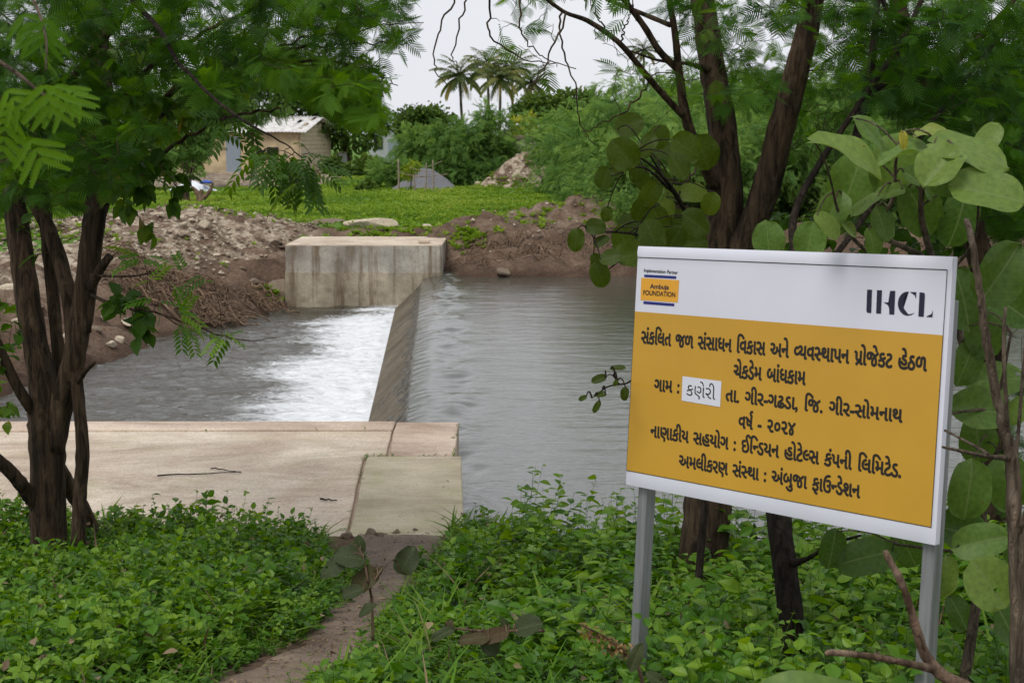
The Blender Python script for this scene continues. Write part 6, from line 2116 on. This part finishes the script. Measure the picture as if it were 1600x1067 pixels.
# house glimpsed far behind
p = aty(603, 240, 122); p[2] = th(p[0], 122)
rt = thing('far_house', p, 'pale house with blue grey roof half hidden behind bushes on the skyline', 'house')
g = G(); box(g, p + [0, 2, 1.6], (2.7, 4, 3.0), bev=.03); g.build('wall', M['house'], rt)
g = G()
V = [[p[0] + sx * 1.6, p[1] + 2 + sy * 2.3, p[2] + 3.02] for sx in (-1, 1) for sy in (-1, 1)] + [[p[0] - 1.6, p[1] + 2, p[2] + 3.8], [p[0] + 1.6, p[1] + 2, p[2] + 3.8]]
g.add(V, [np.array([[0, 2, 5, 4], [3, 1, 4, 5], [0, 1, 3, 2]]), np.array([[1, 0, 4], [2, 3, 5]])]); g.build('roof', M['house_roof'], rt)
g = G(); box(g, p + [-.6, -.03, 1.7], (.7, .08, .9)); w_ = g.build('window', M['dark'], rt)
g = G(); box(g, p + [-.6, -.05, 1.2], (.85, .14, .07)); g.build('sill', M['beam'], w_)
g = G(); box(g, p + [.6, -.02, 1.05], (.8, .06, 2.0)); g.build('door', M['door'], rt)

# old stone parapet on the right
p = aty(850, 226, 90); p[2] = th(p[0], 90)
rt = thing('parapet_wall', p, 'old grey stone parapet wall with a rounded coping above the rubble heap', 'wall')
g = G(); rough_block(g, p[0] - 1.7, p[0] + 2.9, 90, 90.4, p[2] - .3, aty(850, 217, 90)[2], n=30, amp=.05, seed=151); g.build('wall', M['stone_wall'], rt)
g = G(); zt = aty(850, 216.6, 90)[2]; rough_block(g, p[0] - 1.8, p[0] + 3.0, 89.9, 90.5, zt, zt + .16, n=30, amp=.04, seed=152); g.build('coping', M['rock_dark'], rt)

# heaps: dark gravel, rubble
def heap(name, label, cat, px, py, Y, rx, ry, hh, m, seed, amp, sharp=1.0, parts=None):
    c = aty(px, py, Y); c[2] = th(c[0], Y)
    rt = thing(name, c, label, cat)
    nr, na = 22, 64
    V = [[0, 0, hh]]
    for i in range(1, nr + 1):
        for j in range(na):
            t = i / nr; a = 2 * pi * j / na
            wob = 1 + .14 * sin(a * 3 + seed) + .08 * sin(a * 7 + seed * 2)
            V.append([cos(a) * rx * t * wob, sin(a) * ry * t * wob, hh * (1 - t) ** sharp if sharp <= 1 else hh * (cos(min(1, t) * pi) * .5 + .5)])
    V = np.array(V)
    t = np.clip(np.hypot(V[:, 0] / rx, V[:, 1] / ry), 0, 1)
    V[:, 2] += amp * (fbm(V[:, 0] * 2.2 + seed, V[:, 1] * 2.2, seed) - .5) * (1 - t ** 3) + amp * .5 * (fbm(V[:, 0] * 7, V[:, 1] * 7, seed + 1) - .5) * (1 - t ** 3) - .06 * t ** 6
    f3 = np.array([[0, 1 + j, 1 + (j + 1) % na] for j in range(na)])
    f4 = np.array([[1 + (i - 1) * na + j, 1 + i * na + j, 1 + i * na + (j + 1) % na, 1 + (i - 1) * na + (j + 1) % na] for i in range(1, nr) for j in range(na)])
    g = G()
    g.add(V + c, [f3, f4], 0, .12, np.tile([.9, 0, .001], (len(V), 1)))
    g.build(parts or 'heap', m, rt, True)
    return rt, c, V + c
heap('gravel_heap', 'conical heap of dark grey gravel behind the stick fence', 'gravel heap', 665, 291, 69, 1.75, 1.6, .86, M['gravel'], 3, .20, 2.0)
heap('gravel_heap', 'small low heap of dark grit at the foot of the rubble heap', 'gravel heap', 872, 292, 67.5, .7, .6, .22, M['gravel'], 4, .05, .95)
rt, c, HV = heap('rubble_heap', 'broad heap of earth and broken pale stone below the old parapet', 'rubble heap', 832, 290, 71, 2.6, 2.2, 1.55, M['ground'], 5, .45, 2.0, 'earth')
g = G(); gt = G()
for k in range(190):
    q = HV[RNG.integers(1, len(HV))]
    if q[1] > c[1] + .6: continue
    rock_mesh(g, q + [0, 0, .02], .04 + .16 * RNG.uniform() ** 4, 700 + k, .6, int(RNG.uniform() < .45))
tag(g.build('stones', [M['rock'], M['rock_dark']], rt), kind='stuff')
idx = RNG.integers(1, len(HV), 900)
Q = HV[idx]; Q = Q[fbm(Q[:, 0] * 1.2, Q[:, 2] * 1.7, 161) > .47]
scatter(gt, TUFT, frames(np.c_[RNG.normal(size=(len(Q), 2)), np.zeros(len(Q))]), Q, RNG.uniform(.08, .2, len(Q)), RNG.uniform(.2, .9, len(Q)))
tag(gt.build('weeds', M['meadow'], rt), kind='stuff')

# stick fence round a sapling
fx = thing('stick_fence', atz(650, 302, Z_TOP), 'rough fence of bare sticks round a sapling in the meadow', 'fence')
YF_ = 64.5
for (a, b, w) in (((622, 304), (622, 249), 4.2), ((648, 303), (646, 274), 3.2), ((664, 300), (666, 254), 2.6), ((677, 304), (676, 250), 2.8)):
    g = G(); tube(g, spline(np.array([aty(a[0], a[1] + 4, YF_), aty((a[0] + b[0]) / 2 + 1, (a[1] + b[1]) / 2, YF_), aty(b[0], b[1], YF_)]), 8), np.linspace(w, w * .6, 8) * .5 * YF_ / F, 6, 0, .5, .1); g.build('post', M['wood'], fx, True)
for (a, b) in (((620, 268), (664, 276)), ((646, 276), (700, 272)), ((660, 262), (690, 252)), ((666, 290), (692, 304)), ((640, 262), (676, 268)), ((655, 300), (690, 296))):
    g = G(); tube(g, spline(np.array([aty(a[0], a[1], YF_), aty((a[0] + b[0]) / 2, (a[1] + b[1]) / 2 + 2, YF_ + .1), aty(b[0], b[1], YF_)]), 8), .016, 5); g.build('rail', M['wood'], fx, True)
far_tree('sapling', 'young yellow green sapling inside the stick fence', 65.5, (642, 300), (642, 275), 2, [(640, 266, 8, 10), (646, 258, 6, 8), (634, 274, 7, 7)], 240, .22, LANCE, YE, (.0, .5), .1, None, 10, 'sapling')
far_tree('meadow_shrub', 'small grey green shrub alone in the meadow left of the stick fence', 66, (575, 304), (575, 296), 2, [(575, 290, 12, 9), (566, 297, 10, 6), (585, 298, 10, 6)], 420, .16, OVATE, D_, (.4, 1), .1, None, 14, 'bush')

# white tarpaulin heap with blue plastic
rt, c, HV = heap('tarpaulin_heap', 'heap covered by a white tarpaulin with a blue plastic sheet on it', 'tarpaulin', 300, 299, 65, 1.15, .9, .42, M['cloth_white'], 8, .22, .9, 'white_sheet')
p = aty(322, 284, 64.6)
g = G(); S_, T_ = np.meshgrid(np.linspace(-1, 1, 12), np.linspace(-1, 1, 9), indexing='ij')
V = np.stack([p[0] + .24 * S_, p[1] + .2 * T_ + 0 * S_, p[2] + .06 * (1 - S_ ** 2) * (1 - T_ ** 2) + .05 * (fbm(S_ * 3, T_ * 3, 171) - .5)], -1)
g.add(V.reshape(-1, 3), grid_idx(12, 9)); o = g.build('blue_sheet', M['cloth_blue'], rt, True)
sm = o.modifiers.new('thick', 'SOLIDIFY'); sm.thickness = .08
# cut stumps with thin regrowth
YS = 55.0
for k, (px, lab, st) in enumerate(((291, 'cut stump with thin upright shoots and a small leafy top in front of the tarpaulin', True), (313, 'forked brown cut stump beside the stump with shoots', False))):
    b = aty(px, 318, YS); b[2] = th(b[0], YS)
    T = Tree('cut_stump', b, lab, 'stump')
    zb = 318
    if st:
        T.limb([(px, zb + 6, YS, 13), (px, zb - 8, YS, 11), (px - 1, zb - 26, YS, 10)], 8)
        T.limb([(px - 4, zb - 14, YS, 5), (px - 16, zb - 28, YS, 3), (px - 22, zb - 36, YS, 2)], 6)
        for (dx, tx) in ((-2, -6), (0, 1), (3, 8), (5, 14)):
            T.limb([(px + dx, zb - 24, YS, 3), (px + (dx + tx) / 2, zb - 45, YS, 2.4), (px + tx, zb - 66, YS, 1.6)], 5)
        T.twigs(region([(px - 30, 255), (px + 34, 252), (px + 36, 276), (px - 34, 278)], YS - .5, YS + .5, 24), 'neem', 6, .22, (.2, .7), .4, .05, .006)
    else:
        T.limb([(px, zb + 6, YS, 14), (px, zb - 8, YS, 13), (px - 8, zb - 20, YS, 7), (px - 14, zb - 26, YS, 4)], 8)
        T.limb([(px + 2, zb - 6, YS, 9), (px + 14, zb - 18, YS, 6), (px + 20, zb - 32, YS, 3)], 7)
        T.limb([(px + 2, zb - 8, YS, 8), (px + 2, zb - 22, YS, 6)], 7)
    T.finish(M['drywood'] if not st else M['bark'], {'neem': M['far_mid']})
